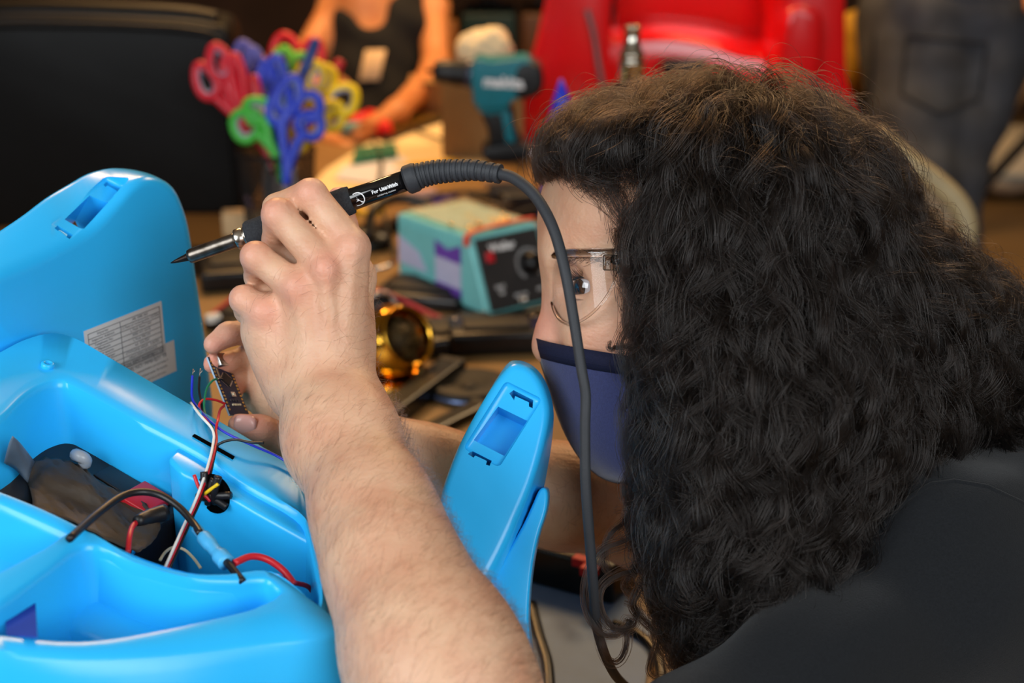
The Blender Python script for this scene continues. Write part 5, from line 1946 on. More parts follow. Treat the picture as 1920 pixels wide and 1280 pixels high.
GREYIN = mat('grey_soft_grip', (142, 150, 176), .6, var=.05)
BLADE = mat('scissor_steel', (190, 192, 196), .25, metal=1.0, var=.08)
SC = {'red': (206, 28, 48), 'green': (64, 176, 60), 'blue': (42, 66, 196), 'yellow': (238, 196, 20), 'purple': (92, 90, 170), 'crimson': (222, 24, 34), 'lime': (110, 190, 50), 'dark': (34, 30, 34), 'orange': (222, 110, 70)}


def scissors(loops, color, label, d=2.23, pivot=(527, 300), liner=True, tw=.0072):
    col = SC[color]
    m_ = mat('scissor_' + color, col, .38, var=.05)
    base = W(pivot[0], pivot[1], d)
    sc_ = thing('scissors', label, 'scissors', W(pivot[0], pivot[1] + 60, d), 'scissors in the mesh cup')
    for i, (px, py, hw, hh, ang) in enumerate(loops):
        c = W(px, py, d - .004 * i)
        k = d / FPX
        a = np.linspace(0, 2 * math.pi, 28, endpoint=False)
        ca, sa = math.cos(math.radians(ang)), math.sin(math.radians(ang))
        u = AX * ca + AY * sa + AZ * .25 * (1 if i == 0 else -1); v = -AX * sa + AY * ca
        taper_ = 1 - .22 * np.sin(a)
        path = c + np.outer(hw * 1.1 * k * np.cos(a) * taper_, u) + np.outer(hh * 1.08 * k * np.sin(a), v)
        lp__ = link_mesh('finger_loop', tube(path, tw, 10, closed=True), m_, sc_)
        if liner:
            path2 = c + np.outer(hw * k * .80 * np.cos(a) * taper_, u) + np.outer(hh * k * .84 * np.sin(a), v)
            link_mesh('soft_liner', tube(path2, tw * .55, 8, closed=True), GREYIN, lp__)
        bot = c - v * hh * k * .9
        link_mesh('shank', tube(smooth_path([bot, bot * .5 + base * .5 + AX * .004 * (1 - 2 * i), base, base + (base - bot) * .35 - V(0, 0, .01)], 5), np.linspace(tw * 1.1, tw * .8, 16), 10), m_, sc_)
        e = base - V(0, 0, .095) + AX * .006 * (1 - 2 * i)
        F = frame_from(e - base, AX)
        link_mesh('blade', bevel_geo(box((base + e) / 2, (.011, .0016, np.linalg.norm(e - base)), F), .0005, 1, 30), BLADE, sc_, smooth=False)
    link_mesh('pivot_screw', lathe([(.004, 0), (.004, .005), (.001, .006)], base - V(0, 0, .02), AZ, 14), BLADE, sc_)
    return sc_


scissors([(386, 152, 17, 30, 25), (412, 118, 17, 30, 15)], 'red', 'red handled scissors furthest out of the cup', pivot=(500, 285))
scissors([(432, 158, 10, 44, 12), (446, 150, 10, 42, 8)], 'red', 'red scissors turned edge-on beside the outermost pair', pivot=(505, 290), liner=False)
scissors([(461, 234, 24, 24, 55), (483, 208, 20, 22, 50)], 'green', 'green handled scissors hanging over the cup rim', d=2.17, pivot=(520, 300))
scissors([(526, 196, 18, 33, -12), (543, 178, 18, 32, -18)], 'blue', 'blue handled scissors in the middle of the cup', d=2.16, pivot=(535, 300))
scissors([(579, 200, 22, 23, -28), (582, 234, 20, 20, -40)], 'blue', 'blue handled scissors leaning towards the yellow pair', d=2.16, pivot=(545, 305))
scissors([(502, 152, 15, 33, 5), (518, 142, 14, 32, 0)], 'blue', 'blue handled scissors standing tallest behind the green pair', d=2.25, pivot=(520, 295))
scissors([(604, 150, 24, 24, -35), (586, 144, 22, 24, -30)], 'yellow', 'yellow handled scissors behind the other yellow pair', d=2.24, pivot=(545, 290))
scissors([(644, 186, 24, 25, -45), (622, 216, 20, 22, -45)], 'yellow', 'yellow handled scissors leaning furthest over the rim', d=2.20, pivot=(550, 295))
scissors([(534, 92, 21, 24, 5), (586, 100, 16, 24, -10)], 'crimson', 'bright red scissors at the back of the cup', d=2.32, pivot=(535, 290), liner=False)
scissors([(531, 116, 18, 22, 0), (560, 126, 16, 22, -20)], 'lime', 'light green scissors in front of the bright red pair', d=2.29, pivot=(530, 290))
scissors([(458, 102, 14, 20, 12), (474, 110, 12, 18, 8)], 'purple', 'violet scissors between the red pairs and the markers', d=2.30, pivot=(515, 290))


def marker(a, b, r, m, label, d=2.22, capm=None):
    p, q = W(a[0], a[1], d), W(b[0], b[1], d - .02)
    L0 = np.linalg.norm(q - p)
    o = link_mesh('marker', lathe([(r * .8, 0), (r, .004), (r, L0 * .7)], p, q - p, 16), m)
    link_mesh('cap', lathe([(r * 1.1, L0 * .66), (r * 1.12, L0 * .7), (r * 1.02, L0 * .96), (r * .7, L0)], p, q - p, 16), capm or m, o)
    return set_props(o, label, 'marker', 'markers in the mesh cup')


marker((520, 270), (594, 72), .0078, mat('navy_marker', (24, 52, 120), .4), 'dark blue marker standing out of the cup', 2.18)
marker((500, 270), (474, 140), .0085, mat('white_marker', (205, 210, 225), .4), 'white marker with a red cap in the cup', 2.22, RED_P)
marker((560, 270), (640, 112), .0085, RED_P, 'red marker behind the yellow scissors', 2.30)
marker((505, 270), (490, 102), .0070, mat('scissor_orange', (222, 120, 80), .4), 'orange marker beside the violet scissors', 2.32)

# --- red and teal hand tool beside the cup
ht = thing('glue_tool', 'bright red and teal plastic tool beyond the yellow scissors', 'tool', T(690, 250))
link_mesh('red_handle', tube(smooth_path([T(655, 232, TABLE_Z + .02), T(690, 222, TABLE_Z + .025), T(715, 232, TABLE_Z + .022), T(722, 246, TABLE_Z + .02)], 6), [.016] * 6 + [.020] * 7 + [.017] * 6, 14), mat('bright_red_plastic', (226, 24, 20), .35), ht)
link_mesh('teal_nose', bevel_geo(box(T(660, 240, TABLE_Z + .018), (.05, .03, .022), rotz(.3)), .005, 3, 30), mat('teal_plastic_light', (110, 170, 170), .4), ht)
# --- cardboard box and crumpled tissue
BOXM = mat('brown_cardboard', (150, 112, 66), .8, var=.08, scale=10)
cb_ = thing('cardboard_box', 'low brown cardboard box under the drill chuck', 'box', Yp(838, 216, 2.72))
c0 = T(838, 222)
link_mesh('box_body', bevel_geo(box(c0 + V(0, .06, .040), (.17, .12, .08), rotz(.08)), .002, 2, 30), BOXM, cb_, smooth=False)
link_mesh('flap', bevel_geo(box(c0 + V(-.02, .01, .082), (.13, .05, .003), rotz(.08)), .001, 1, 30), BOXM, cb_, smooth=False)
TISS = mat('cream_tissue', (226, 206, 166), .9, var=.06, bump=.3, bscale=40)
tiss = []
for (px, py, r) in ((888, 92, .036), (926, 78, .030), (905, 104, .034), (935, 100, .028)):
    tiss.append(ell(Yp(px, py, 2.80), r, .02))
tv, tf = sdf_mesh(tiss, .006, smooth=1, warp=lambda P: .004 * np.sin(P[:, 0] * 140 + P[:, 2] * 90) * np.sin(P[:, 1] * 130 + P[:, 2] * 160))
set_props(link_mesh('crumpled_tissue', (tv, tf), TISS), 'crumpled cream tissue paper behind the drill', 'tissue')
bx_c = Yp(905, 112, 2.80)
tbx = thing('storage_box', 'brown cardboard carton carrying the crumpled tissue', 'box', V(bx_c[0], bx_c[1], TABLE_Z))
zt = bx_c[2] - .016
link_mesh('box_body', bevel_geo(box((bx_c[0], bx_c[1] + .02, (TABLE_Z + zt) / 2), (.16, .14, zt - TABLE_Z)), .004, 2, 30), BOXM, tbx, smooth=False)
link_mesh('lid', bevel_geo(box((bx_c[0], bx_c[1] + .02, zt - .004), (.168, .148, .010)), .003, 2, 30), BOXM, tbx, smooth=False)

# --- cordless drill, standing on its battery
DT = mat('drill_teal', (14, 112, 126), .42, var=.05)
DB = mat('drill_black', (14, 15, 18), .45, var=.1)
yd = 2.50
drill = thing('cordless_drill', 'teal and black cordless drill standing on the bench', 'drill', Yp(945, 285, yd))


def dprism(pts, w, y0=yd):
    P = np.array([Yp(x, y, y0 - w / 2) for x, y in pts])
    return bevel_geo(prism(smooth_path(P, 2, True), V(0, w, 0)), w * .22, 4, 40)


k_ = yd / FPX * 1.05
link_mesh('motor_housing', dprism([(884, 128), (898, 110), (915, 116), (960, 112), (985, 110), (1000, 122), (1004, 160), (990, 182), (962, 188), (950, 204), (900, 206), (886, 180)], .075), DT, drill)
link_mesh('rear_cap', dprism([(968, 122), (1000, 118), (1016, 132), (1019, 160), (1008, 180), (975, 188), (962, 170)], .080), DB, drill)
ch0, ch1 = Yp(812, 133, yd), Yp(890, 140, yd)
link_mesh('chuck', lathe([(.004, -.012), (.004, 0), (.016, .001), (.021, .012), (.022, .030), (.023, .034), (.022, .036), (.0235, .060), (.023, np.linalg.norm(ch1 - ch0))], ch0, ch1 - ch0, 28), DB, drill)
link_mesh('torque_collar', lathe([(.024, -.016), (.027, -.014), (.027, .004), (.025, .006)], ch1, ch1 - ch0, 24), mat('collar_grey', (58, 62, 78), .3, metal=.4), drill)
link_mesh('trigger_guard', dprism([(888, 178), (955, 180), (950, 208), (925, 216), (905, 214), (892, 200)], .055), DT, drill)
link_mesh('trigger', dprism([(886, 186), (900, 184), (902, 206), (892, 204)], .022), DB, drill)
grip = link_mesh('grip', dprism([(902, 206), (958, 196), (966, 236), (978, 282), (925, 286), (912, 240)], .042), DB, drill)
link_mesh('grip_inlay', dprism([(938, 210), (955, 206), (962, 240), (968, 272), (950, 276), (944, 240)], .046), DT, drill)
link_mesh('battery_pack', dprism([(905, 276), (985, 270), (996, 300), (915, 308)], .075), DB, drill)
pl = dprism([(916, 142), (972, 148), (974, 166), (918, 164)], .078)
link_mesh('brand_plate', pl, mat('drill_teal_dark', (8, 86, 100), .4), drill)
tg_ = text_geo('makita', .026, bold=.0012)
o_ = Yp(944, 155, yd - .0405)
link_mesh('brand_lettering', place(tg_, o_, V(1, 0, -.06), V(.06, 0, 1)), WHITEP, drill, smooth=False)

# --- heat gun standing upright, nozzle up
hg0 = W(1183, 168, 1.95)
hgb = V(hg0[0], hg0[1], TABLE_Z)
hgun = thing('heat_gun', 'heat gun standing upright with a stepped silver nozzle', 'heat gun', hgb)
s1 = 1.95 / FPX
nz = [(.0160, 0), (.0168, .002), (.0168, 48 * s1), (.0180, 49 * s1), (.0180, 53 * s1), (.0150, 55 * s1), (.0150, 62 * s1), (.0172, 63 * s1), (.0172, 68 * s1), (.0135, 71 * s1), (.0118, 84 * s1), (.0100, 86 * s1), (.0104, 112 * s1), (.0112, 114 * s1), (.0112, 118 * s1), (.0085, 118 * s1), (.0085, 100 * s1)]
link_mesh('nozzle', lathe(nz, hg0 - V(0, 0, .0), (0, 0, 1), 32), mat('bright_steel', (205, 200, 186), .2, metal=1.0, var=.06), hgun)
link_mesh('barrel_guard', lathe([(.024, -.055), (.026, -.05), (.022, 0), (.0165, .002)], hg0, (0, 0, 1), 28), BLK2, hgun)
hz = hg0[2] - .055 - TABLE_Z
link_mesh('motor_body', lathe([(.034, 0), (.038, .006), (.038, hz * .55), (.034, hz * .8), (.026, hz)], hgb, (0, 0, 1), 32), mat('heat_gun_grey', (48, 48, 52), .5), hgun)
link_mesh('handle', tube(smooth_path([hgb + V(.02, 0, hz * .62), hgb + V(.09, .01, hz * .58), hgb + V(.15, .02, hz * .50)], 6), .018, 14), BLK2, hgun)
set_props(link_mesh('cable', tube(smooth_path([W(1165, 160, 1.93), W(1130, 172, 1.9), W(1095, 195, 1.86), W(1075, 230, 1.84), T(1060, 330, TABLE_Z + .01)], 8), .006, 10), BLK2), 'thick black cable leaning past the heat gun', 'cable')
# --- blue cone
bcn = T(1060, 350)
cone = thing('blue_funnel', 'blue pointed plastic funnel tip rising beside the hair', 'funnel', bcn)
tipw = W(1052, 148, 2.05); basew = V(tipw[0] + .012, tipw[1], TABLE_Z)
Lc = tipw[2] - TABLE_Z
link_mesh('cone', lathe([(.045, 0), (.046, .004), (.030, Lc * .55), (.024, Lc * .72), (.012, Lc * .9), (.002, Lc)], basew, tipw - basew, 24), mat('royal_blue_plastic', (26, 50, 200), .4, var=.05), cone)
link_mesh('foot_ring', lathe([(.050, 0), (.052, .003), (.050, .008), (.045, .008)], basew, tipw - basew, 28), mat('violet_blue_plastic', (60, 54, 160), .4), cone)

# --- lower right: white board, power brick, cable
WB = mat('grey_white_board', (104, 136, 180), .5, var=.04)
sheet('white_board', [(930, 1060), (1120, 1075), (1222, 1170), (1205, 1330), (900, 1330)], WB, 'grey-white board lying on the bench below the curls', 'board', h=.004)
pb = T(1066, 1105)
brick = thing('power_brick', 'black power brick on the grey-white board', 'power supply', pb)
Mb = rotz(-.5)
link_mesh('case', bevel_geo(box(pb + V(0, .02, .022), (.115, .062, .036), Mb), .004, 3, 30), BLK, brick)
link_mesh('label_plate', box(pb + V(0, .02, .0405), (.07, .04, .001), Mb), BLK2, brick, smooth=False)
for k, (x, y) in enumerate(((1040, 1020), (1090, 1052), (1105, 1070))):
    p = T(x, y, TABLE_Z + .04)
    link_mesh('red_plug', bevel_geo(box(p, (.014, .01, .008), Mb), .001, 2, 30), RED_P, brick, smooth=False)
set_props(link_mesh('cable', tube(tpath([(995, 1130, .005), (1010, 1190, .005), (1025, 1240, .005), (1030, 1300, .005)]), .0050, 10, flat=(V(0, 0, 1), .6)), BLK), 'flat black cable lying beside the blue fin', 'cable')
set_props(link_mesh('cable', tube(tpath([(1150, 1170, .006), (1190, 1185, .006), (1225, 1215, .006), (1240, 1260, .006), (1235, 1320, .006)]), .0045, 10), BLK), 'black cable curving under the loose curl', 'cable')
# ================================================================== the black leather chair, the people and things further back
LEATH = mat('black_leather', (7, 7, 8), .45, var=.2, scale=12, bump=.15, bscale=260, spec=.22)
yc = 2.32
chair = thing('office_chair', 'black leather chair standing by the end of the bench', 'chair', V(-.78, 2.45, 0))
bk = [(-160, 60), (-100, 34), (60, 28), (300, 36), (395, 46), (425, 62), (436, 110), (446, 220), (458, 330), (462, 396), (300, 404), (-160, 408)]
fr_ = smooth_path([Yp(x, y, yc) for x, y in bk], 3, True)
backr = link_mesh('backrest', bevel_geo(fix_normals(rings([fr_, fr_ + V(0, .10, .01)])), .025, 5, 40), LEATH, chair)
pip = smooth_path([Yp(x, y, yc - .004) for x, y in ((-150, 50), (60, 46), (250, 50), (360, 58), (405, 72), (420, 110), (432, 220), (444, 330), (448, 385))], 8)
link_mesh('piping', tube(pip, .007, 8), LEATH, backr)
rollp = smooth_path([Yp(x, y, yc + .035) for x, y in ((-160, 36), (60, 26), (250, 30), (350, 36), (408, 46))], 8)
link_mesh('top_roll', tube(rollp, .022, 12), LEATH, chair)
ct = fr_.mean(0)
link_mesh('seat', bevel_geo(box((ct[0], 2.58, .50), (.56, .50, .12)), .04, 4, 30), LEATH, chair)
link_mesh('column', lathe([(.03, 0), (.03, .38)], (ct[0], 2.58, .08), (0, 0, 1), 16), LEG_M, chair)
for k in range(5):
    a = k * 2 * math.pi / 5 + .3
    e = V(ct[0] + .28 * math.cos(a), 2.58 + .28 * math.sin(a), .05)
    lg = link_mesh('leg', tube([V(ct[0], 2.58, .10), e], .02, 10), LEG_M, chair)
    link_mesh('caster', lathe([(.022, -.012), (.025, -.008), (.025, .008), (.022, .012)], e - V(0, 0, .024), (math.sin(a), -math.cos(a), 0), 14), BLK, lg)


def flip_out(v, f):
    n = np.cross(v[f[:, 1]] - v[f[:, 0]], v[f[:, 2]] - v[f[:, 0]])
    return (v, f[:, ::-1].copy()) if (n * (v[f[:, 0]] - v.mean(0))).sum() < 0 else (v, f)


def cap_c(a, b, ra, rb, k=.03):
    return cap(cv(*a), cv(*b), ra, rb, k)


# --- seated person with bare arms
SKIN2 = skin_material('tan_skin', (206, 138, 84), (194, 122, 72), .15)
def dz_(l, off):
    return l


sp_ = [cap_c((690, -270, 3.45), (690, -250, 3.45), .085, .085), cap_c((690, -220, 3.42), (690, -205, 3.41), .07, .065), cap_c((692, -140, 3.46), (692, -80, 3.48), .05, .054),
       cap_c((665, -55, 3.48), (745, -55, 3.48), .06, .06, .04), cap_c((700, 0, 3.44), (705, 180, 3.38), .10, .105, .05),
       ell(cv(692, -5, 3.36), (.075, .075, .045), .03),
       cap_c((650, -50, 3.47), (640, 5, 3.42), .048, .047), cap_c((640, 5, 3.42), (570, 118, 3.34), .045, .036), cap_c((570, 118, 3.34), (612, 268, 2.98), .035, .026), cap_c((612, 268, 2.98), (650, 280, 2.92), .026, .018, .02),
       cap_c((768, -50, 3.47), (812, 15, 3.42), .048, .038), cap_c((812, 15, 3.42), (818, 135, 3.28), .036, .033), cap_c((818, 135, 3.28), (745, 208, 3.06), .033, .025), cap_c((745, 208, 3.06), (698, 236, 2.98), .025, .022, .02),
       cap_c((698, 236, 2.98), (664, 250, 2.92), .012, .009, .01), cap_c((702, 243, 2.98), (672, 262, 2.92), .011, .008, .01), cap_c((704, 230, 2.98), (676, 230, 2.92), .011, .008, .01),
       cap_c((690, 190, 3.40), (640, 400, 3.35), .09, .075, .05), cap_c((720, 190, 3.40), (780, 400, 3.35), .09, .075, .05)]
v_, f_ = flip_out(*sdf_mesh(sp_, .009, smooth=2))
p2 = thing('person', 'person in a black sleeveless top leaning both bare arms on the bench', 'person', W(690, 400, 3.38))
link_mesh('body', (c2w(v_), f_), SKIN2, p2)
TOPM = mat('black_jersey', (6, 6, 7), .9, var=.2, scale=60, bump=.2, bscale=400)
tp_ = [cap_c((712, 75, 3.42), (708, 230, 3.38), .118, .125, .05), cap_c((655, -45, 3.44), (665, 60, 3.38), .032, .06, .03), cap_c((752, -45, 3.44), (750, 60, 3.38), .052, .075, .03),
       ell(cv(692, -12, 3.31), (.042, .082, .09), .03, sub=True)]
v_, f_ = flip_out(*sdf_mesh(tp_, .010, smooth=2, warp=lambda P: .004 * np.sin(P[:, 0] * 40 + P[:, 1] * 60)))
link_mesh('sleeveless_top', (c2w(v_), f_), TOPM, p2)
hr_ = [cap_c((690, -290, 3.50), (690, -250, 3.52), .092, .088), cap_c((690, -250, 3.53), (690, -160, 3.55), .078, .055)]
v_, f_ = flip_out(*sdf_mesh(hr_, .012, smooth=2))
link_mesh('hair', (c2w(v_), f_), mat('brown_hair_mass', (40, 28, 22), .7, bump=.5, bscale=200), p2)
gb0 = W(815, 12, 2.98)
link_mesh('bracelet', tube(W(809, 8, 3.42) + np.array([frame_from(W(818, 135, 3.28) - W(812, 15, 3.42)) @ V(.042 * math.cos(a), .042 * math.sin(a), 0) for a in np.linspace(0, 6.28, 24, endpoint=False)]), .008, 8, closed=True), mat('gold_bangle', (224, 180, 90), .2, metal=1.0), p2)
tgc = W(698, 122, 3.262)
tx = nrm(AX + AY * .0 + AZ * .1); ty = nrm(AY + AX * .22)
tagp = [tgc + tx * a * .024 + ty * b * .036 for a, b in ((-1, -1), (1, -1), (1, 1), (-1, 1))]
tag = set_props(link_mesh('name_card', bevel_geo(prism(tagp, -AZ * .002), .0006, 1, 30), mat('beige_card', (226, 190, 140), .6)), 'beige card hanging on the black sleeveless top', 'card')

# --- standing person in dark jeans
SKIN3 = SKIN2
px_ = [cap_c((1730, 330, 3.4), (1722, 620, 3.4), .075, .052), cap_c((1720, 60, 3.42), (1730, 330, 3.4), .098, .072), cap_c((1725, 620, 3.4), (1700, 650, 3.3), .05, .04),
       cap_c((1840, 70, 3.45), (1772, 330, 3.45), .098, .07), cap_c((1772, 330, 3.45), (1790, 640, 3.5), .068, .05), cap_c((1790, 640, 3.5), (1770, 660, 3.4), .05, .04),
       cap_c((1740, 20, 3.42), (1830, 20, 3.44), .115, .115, .05), cap_c((1775, -60, 3.42), (1760, -380, 3.40), .12, .13, .06), cap_c((1650, -430, 3.4), (1880, -430, 3.4), .06, .06),
       cap_c((1765, -470, 3.40), (1765, -520, 3.38), .05, .05), ell(cv(1765, -620, 3.37), (.075, .105, .09), .02),
       cap_c((1640, -430, 3.4), (1610, -200, 3.35), .048, .038), cap_c((1610, -200, 3.35), (1625, -30, 3.2), .036, .026), cap_c((1900, -430, 3.4), (1960, -180, 3.4), .048, .038), cap_c((1960, -180, 3.4), (1940, 10, 3.2), .036, .026)]
v_, f_ = flip_out(*sdf_mesh(px_, .011, smooth=2))
p3 = thing('person', 'standing person in dark grey jeans and a grey shirt, back turned', 'person', V(W(1750, 640, 3.4)[0], W(1750, 640, 3.4)[1], 0))
link_mesh('body', (c2w(v_), f_), SKIN3, p3)
JEAN = mat('dark_grey_denim', (64, 68, 75), .85, var=.25, scale=14, bump=.4, bscale=500)
jn = [cap_c((1716, 60, 3.42), (1712, 330, 3.4), .135, .100, .04), cap_c((1712, 330, 3.4), (1725, 640, 3.4), .098, .075, .03), cap_c((1850, 70, 3.45), (1775, 340, 3.45), .128, .084, .04), cap_c((1775, 340, 3.45), (1790, 650, 3.5), .082, .068, .03),
      cap_c((1730, 20, 3.42), (1850, 20, 3.44), .140, .140, .05)]


def jfold(P):
    return .005 * np.sin(P[:, 0] * 26 + P[:, 1] * 34) * np.sin(P[:, 1] * 14 - P[:, 0] * 20)


v_, f_ = flip_out(*sdf_mesh(jn, .011, smooth=2, warp=jfold))
jeans = link_mesh('jeans', (c2w(v_), f_), JEAN, p3)
SJ = Surf((c2w(v_), f_.tolist()))
JST = mat('dark_denim_seam', (34, 36, 40), .9, var=.2)
pock = [(1700, 68), (1850, 82), (1836, 185), (1762, 214), (1690, 176)]
pk3 = []
for a, b in zip(pock, pock[1:] + pock[:1]):
    for t in np.linspace(0, 1, 9)[:-1]:
        p, n = SJ(a[0] + (b[0] - a[0]) * t, a[1] + (b[1] - a[1]) * t)
        pk3.append(p)
link_mesh('pocket_seam', tube(pk3, .0040, 6, closed=True), JST, jeans)
sm_ = [SJ(x, y)[0] for x, y in ((1640, 60), (1636, 120), (1630, 190), (1628, 240))]
link_mesh('side_seam', tube(smooth_path(sm_, 5), .006, 6), JST, jeans)
SHT = mat('grey_tee', (104, 100, 98), .9, var=.1, scale=30)
st3 = [cap_c((1735, -20, 3.42), (1845, -20, 3.44), .152, .152, .05), cap_c((1780, -60, 3.42), (1765, -380, 3.4), .155, .155, .06), cap_c((1650, -420, 3.4), (1890, -420, 3.4), .075, .075, .04), cap_c((1640, -420, 3.4), (1618, -290, 3.38), .065, .062), cap_c((1900, -420, 3.4), (1935, -290, 3.4), .065, .062)]
v_, f_ = flip_out(*sdf_mesh([dict(p) for p in st3] + [dict(t='ell', c=cv(1790, 330, 3.42), r=np.array((.5, .41, .5)), k=.01, M=None, sub=True)], .012, smooth=2))
link_mesh('shirt', (c2w(v_), f_), SHT, p3)
v_, f_ = flip_out(*sdf_mesh([ell(cv(1765, -650, 3.39), (.09, .095, .10), .02), cap_c((1765, -640, 3.44), (1765, -560, 3.46), .07, .05)], .014, smooth=2))
link_mesh('hair', (c2w(v_), f_), MATS['brown_hair_mass'], p3)
for k, (x, dd) in enumerate(((1712, 3.30), (1780, 3.42))):
    q = W(x, 640, dd); q[2] = 0
    link_mesh('shoe', bevel_geo(box(q + V(0, -.05, .04), (.10, .27, .08)), .03, 4, 30), BLK2, p3)

# --- beige padded chair back behind the hair
bcp = smooth_path([W(1640, 250, 2.3), W(1700, 300, 2.3), W(1760, 345, 2.3), W(1798, 385, 2.3), W(1812, 425, 2.3), W(1806, 470, 2.3), W(1790, 540, 2.32)], 8)
bch = thing('padded_chair', 'beige padded chair with a curved back behind the long hair', 'chair', V(W(1700, 400, 2.3)[0], W(1700, 400, 2.3)[1] + .1, 0))
BEI = mat('beige_upholstery', (134, 116, 92), .8, var=.1, scale=30)
ins = smooth_path([W(1640, 540, 2.3), W(1790, 540, 2.32)], 8)
pan = np.concatenate([bcp, [W(1640, 560, 2.32)]])
link_mesh('back_panel', bevel_geo(fix_normals(rings([pan, pan + V(0, .04, .01)])), .012, 3, 35), BEI, bch)
link_mesh('edge_piping', tube(bcp, .018, 12), mat('cream_piping', (168, 150, 112), .5), bch)
sq = W(1700, 560, 2.32)
link_mesh('seat', bevel_geo(box((sq[0] - .02, sq[1] + .22, .46), (.42, .42, .08)), .03, 4, 30), BEI, bch)
for sx in (-.19, .17):
    for sy in (.04, .40):
        link_mesh('leg', tube([V(sq[0] + sx, sq[1] + sy, .44), V(sq[0] + sx * 1.1, sq[1] + sy, 0)], .016, 10), LEG_M, bch)

# --- red ride-on toy car on a low stand further back
RED = mat('glossy_red_plastic', (222, 10, 16), .22, var=.05, scale=8, coat=.4)
yr = 2.78
rcar = thing('red_ride_on_car', 'glossy red plastic ride-on toy car standing on the side bench', 'toy car', V(.32, 3.0, TABLE_Z))


def rp(pts, y0, th, bev=.02, n=3, lean=(0, 0, 0)):
    P = smooth_path([Yp(x, y, y0) for x, y in pts], n, True)
    return bevel_geo(fix_normals(rings([P, P + V(0, th, 0) + np.asarray(lean)])), bev, 5, 40)


link_mesh('side_wing', rp([(1050, -90), (1120, -100), (1148, -60), (1142, 60), (1148, 150), (1160, 260), (1130, 286), (1000, 286), (958, 276), (968, 220), (985, 150), (1005, 70)], yr, .16, .035, lean=(.03, 0, 0)), RED, rcar)
link_mesh('side_wing', rp([(1462, -90), (1540, -100), (1582, -60), (1588, 60), (1592, 150), (1622, 250), (1610, 286), (1440, 286), (1436, 250), (1448, 140), (1470, 50)], yr, .16, .035, lean=(-.02, 0, 0)), RED, rcar)
link_mesh('wing_bulge', rp([(1478, 20), (1520, 14), (1545, 40), (1540, 130), (1530, 240), (1455, 240), (1458, 130)], yr - .03, .08, .025), RED, rcar)
link_mesh('seat_back', rp([(1130, -110), (1470, -110), (1462, 70), (1136, 66)], yr + .16, .05, .015), RED, rcar)
led = smooth_path([Yp(x, y, yr + .04) for x, y in ((1136, 78), (1200, 70), (1270, 70), (1340, 84), (1390, 100), (1440, 108))], 6)
back_l = smooth_path([Yp(x, y, yr + .20) for x, y in ((1136, 50), (1200, 46), (1270, 46), (1340, 52), (1390, 60), (1440, 66))], 6)
bot_l = led - V(0, .01, .22)
link_mesh('seat_ledge', fix_normals(grid_surf(np.array([back_l, back_l * .5 + led * .5 + V(0, 0, .012), led + V(0, .008, .002), led, led - V(0, .004, .010), bot_l]))), RED, rcar, solid=.006)
link_mesh('console', bevel_geo(box(Yp(1282, 124, yr), (.085, .03, .03)), .006, 3, 30), BLK, rcar)
link_mesh('trim_strip', tube(smooth_path([Yp(1100, 18, yr - .012), Yp(1112, 60, yr - .014), Yp(1122, 120, yr - .014), Yp(1130, 160, yr - .012)], 6), .005, 8), mat('grey_trim', (120, 96, 100), .4), rcar)
link_mesh('gap_strap', tube(smooth_path([Yp(1140, -40, yr + .02), Yp(1146, 10, yr + .02), Yp(1142, 48, yr + .02)], 5), .010, 8), BLK, rcar)  # black tube painting the dark gap beside the wing
fl0 = Yp(1300, 330, yr + .1)
link_mesh('floor_pan', bevel_geo(box((fl0[0], yr + .14, TABLE_Z + .035), (.60, .34, .06)), .02, 3, 30), RED, rcar)
for sx in (-.30, .30):
    for sy in (0.02, .26):
        link_mesh('wheel', lathe([(.03, -.02), (.05, -.018), (.05, .018), (.03, .02)], (fl0[0] + sx * .8, yr + sy, TABLE_Z + .05), (1, 0, 0), 20), BLK2, rcar)

# --- yellow bag, white cushion, poles at the far right
yb = thing('yellow_bag', 'yellow and cream bag between the red car and the jeans', 'bag', Yp(1615, 150, 3.75))
q = Yp(1612, 130, 3.75)
yb_s = [ell(Yp(1600, 110, 3.75), (.055, .05, .11), .03), ell(Yp(1615, 50, 3.75), (.05, .045, .05), .03)]
v_, f_ = flip_out(*sdf_mesh(yb_s, .01, smooth=1, warp=lambda P: .004 * np.sin(P[:, 0] * 70 + P[:, 2] * 50)))
link_mesh('bag_body', (v_, f_), mat('yellow_cloth', (226, 178, 60), .7, var=.1), yb)
yz = Yp(1600, 110, 3.75)
link_mesh('stand_box', bevel_geo(box((yz[0], 3.75, (yz[2] - .10) / 2), (.14, .14, yz[2] - .10)), .006, 2, 30), BLK2, yb, smooth=False)
wc = T(1890, 372, 0.0)
wcs = [ell(wc + V(.02, .05, .12), (.26, .20, .10), .06), ell(wc + V(.05, .05, .20), (.20, .16, .08), .06)]
v_, f_ = flip_out(*sdf_mesh(wcs, .016, smooth=2, warp=lambda P: .008 * np.sin(P[:, 0] * 22 + P[:, 2] * 30)))
cu = link_mesh('floor_cushion', (v_, f_), mat('off_white_cloth', (222, 214, 198), .85, var=.06))
cu.location = cu.location
set_props(cu, 'off-white bag lying on the brown floor', 'bag')
seam3 = [wc + V(.02 + .262 * math.cos(a), .05 + .202 * math.sin(a), .12) for a in np.linspace(0, 6.28, 32, endpoint=False)]
link_mesh('seam', tube(seam3, .008, 6, closed=True), mat('blue_grey_cloth', (150, 172, 190), .8), cu)
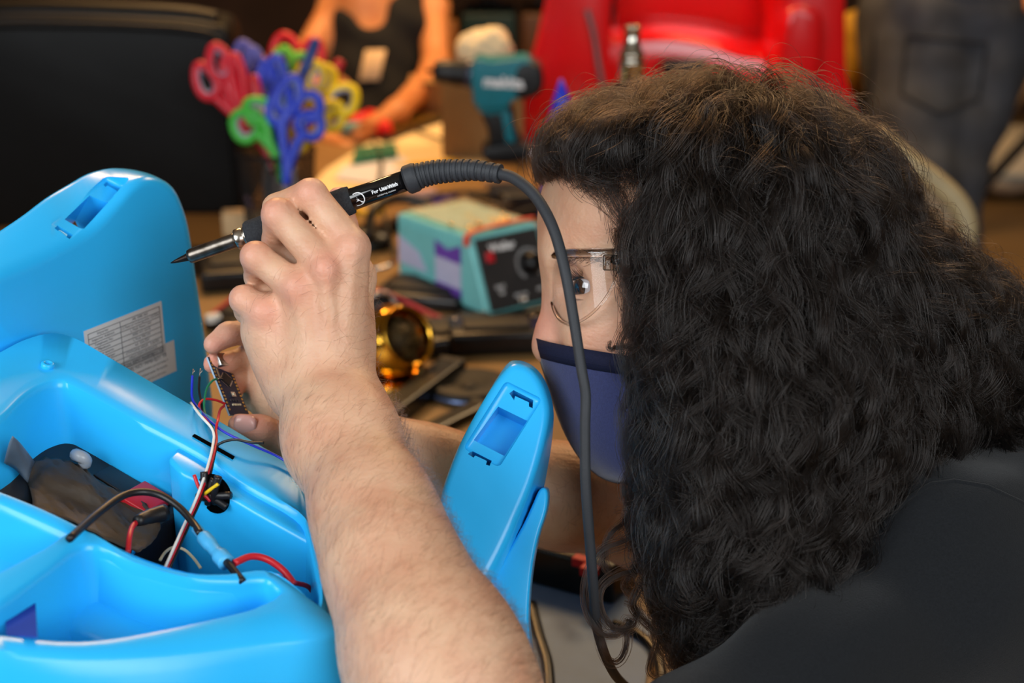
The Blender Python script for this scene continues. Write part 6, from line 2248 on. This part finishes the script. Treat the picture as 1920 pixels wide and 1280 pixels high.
for k, (a, b, r, m_, lb) in enumerate((((1850, 260), (1960, 90), .035, WOODM, 'pale wooden pole leaning at the far wall'), ((1862, 330), (2010, 170), .022, LEG_M, 'dark metal pole leaning beside the pale wooden one'))):
    p = Yp(a[0], a[1], 5.6 - .7 * k); q = Yp(b[0], b[1], 5.8 - .7 * k)
    d = (q - p) / np.linalg.norm(q - p)
    p = p - d * ((p[2] - .03) / d[2]) if abs(d[2]) > .1 else p
    o = link_mesh('leaning_pole', tube([p, q, q + d * 1.0], r, 12), m_)
    link_mesh('foot_cap', tube([p, p + d * .04], r * 1.15, 12), BLK, o)
    set_props(o, lb, 'pole', 'poles at the far side')

# --- dark rack with tool cases far behind
rack = thing('tool_rack', 'dark rack of tool cases behind the drill', 'rack', V(-.02, 4.3, 0))
for z in (.55, 1.0, 1.45):
    link_mesh('shelf', box((-.05, 4.35, z), (1.0, .40, .03)), BLK2, rack, smooth=False)
for x in (-.54, .44):
    for y in (4.17, 4.53):
        link_mesh('post', box((x, y, .85), (.04, .04, 1.7)), BLK2, rack, smooth=False)
DK = [mat('case_dark_teal', (18, 48, 54), .5), mat('case_brown', (80, 50, 24), .5), BLK2, mat('case_amber', (150, 96, 40), .4)]
rk = np.random.default_rng(9)
x = -.50; k = 0
while x < .36:
    w = rk.uniform(.10, .2); h = rk.uniform(.16, .30)
    for z, mi in ((1.015, k % 4), (.565, (k + 2) % 4)):
        c = thing('tool_case', ('%s tool case, %s on the %s rack shelf' % (('dark teal', 'brown', 'black', 'amber')[mi], ('first from the post', 'second from the post', 'third from the post', 'fourth from the post', 'fifth from the post', 'sixth from the post', 'seventh from the post')[k], 'middle' if z > .8 else 'lowest')), 'tool case', V(x + w / 2, 4.34, z), 'tool cases on the rack')
        link_mesh('case_body', bevel_geo(box((x + w / 2, 4.34, z + h / 2), (w * .92, .28, h)), .012, 3, 30), DK[mi], c)
        link_mesh('handle', tube(smooth_path([V(x + w * .3, 4.24, z + h), V(x + w * .35, 4.24, z + h + .03), V(x + w * .65, 4.24, z + h + .03), V(x + w * .7, 4.24, z + h)], 4), .008, 8), BLK, c)
        link_mesh('latch', box((x + w / 2, 4.195, z + h * .7), (.03, .012, .03)), mat('latch_red', (190, 60, 30), .4), c, smooth=False)
    x += w; k += 1
for o in list(bpy.data.objects):
    if '_o' in o.keys():
        del o['_o']
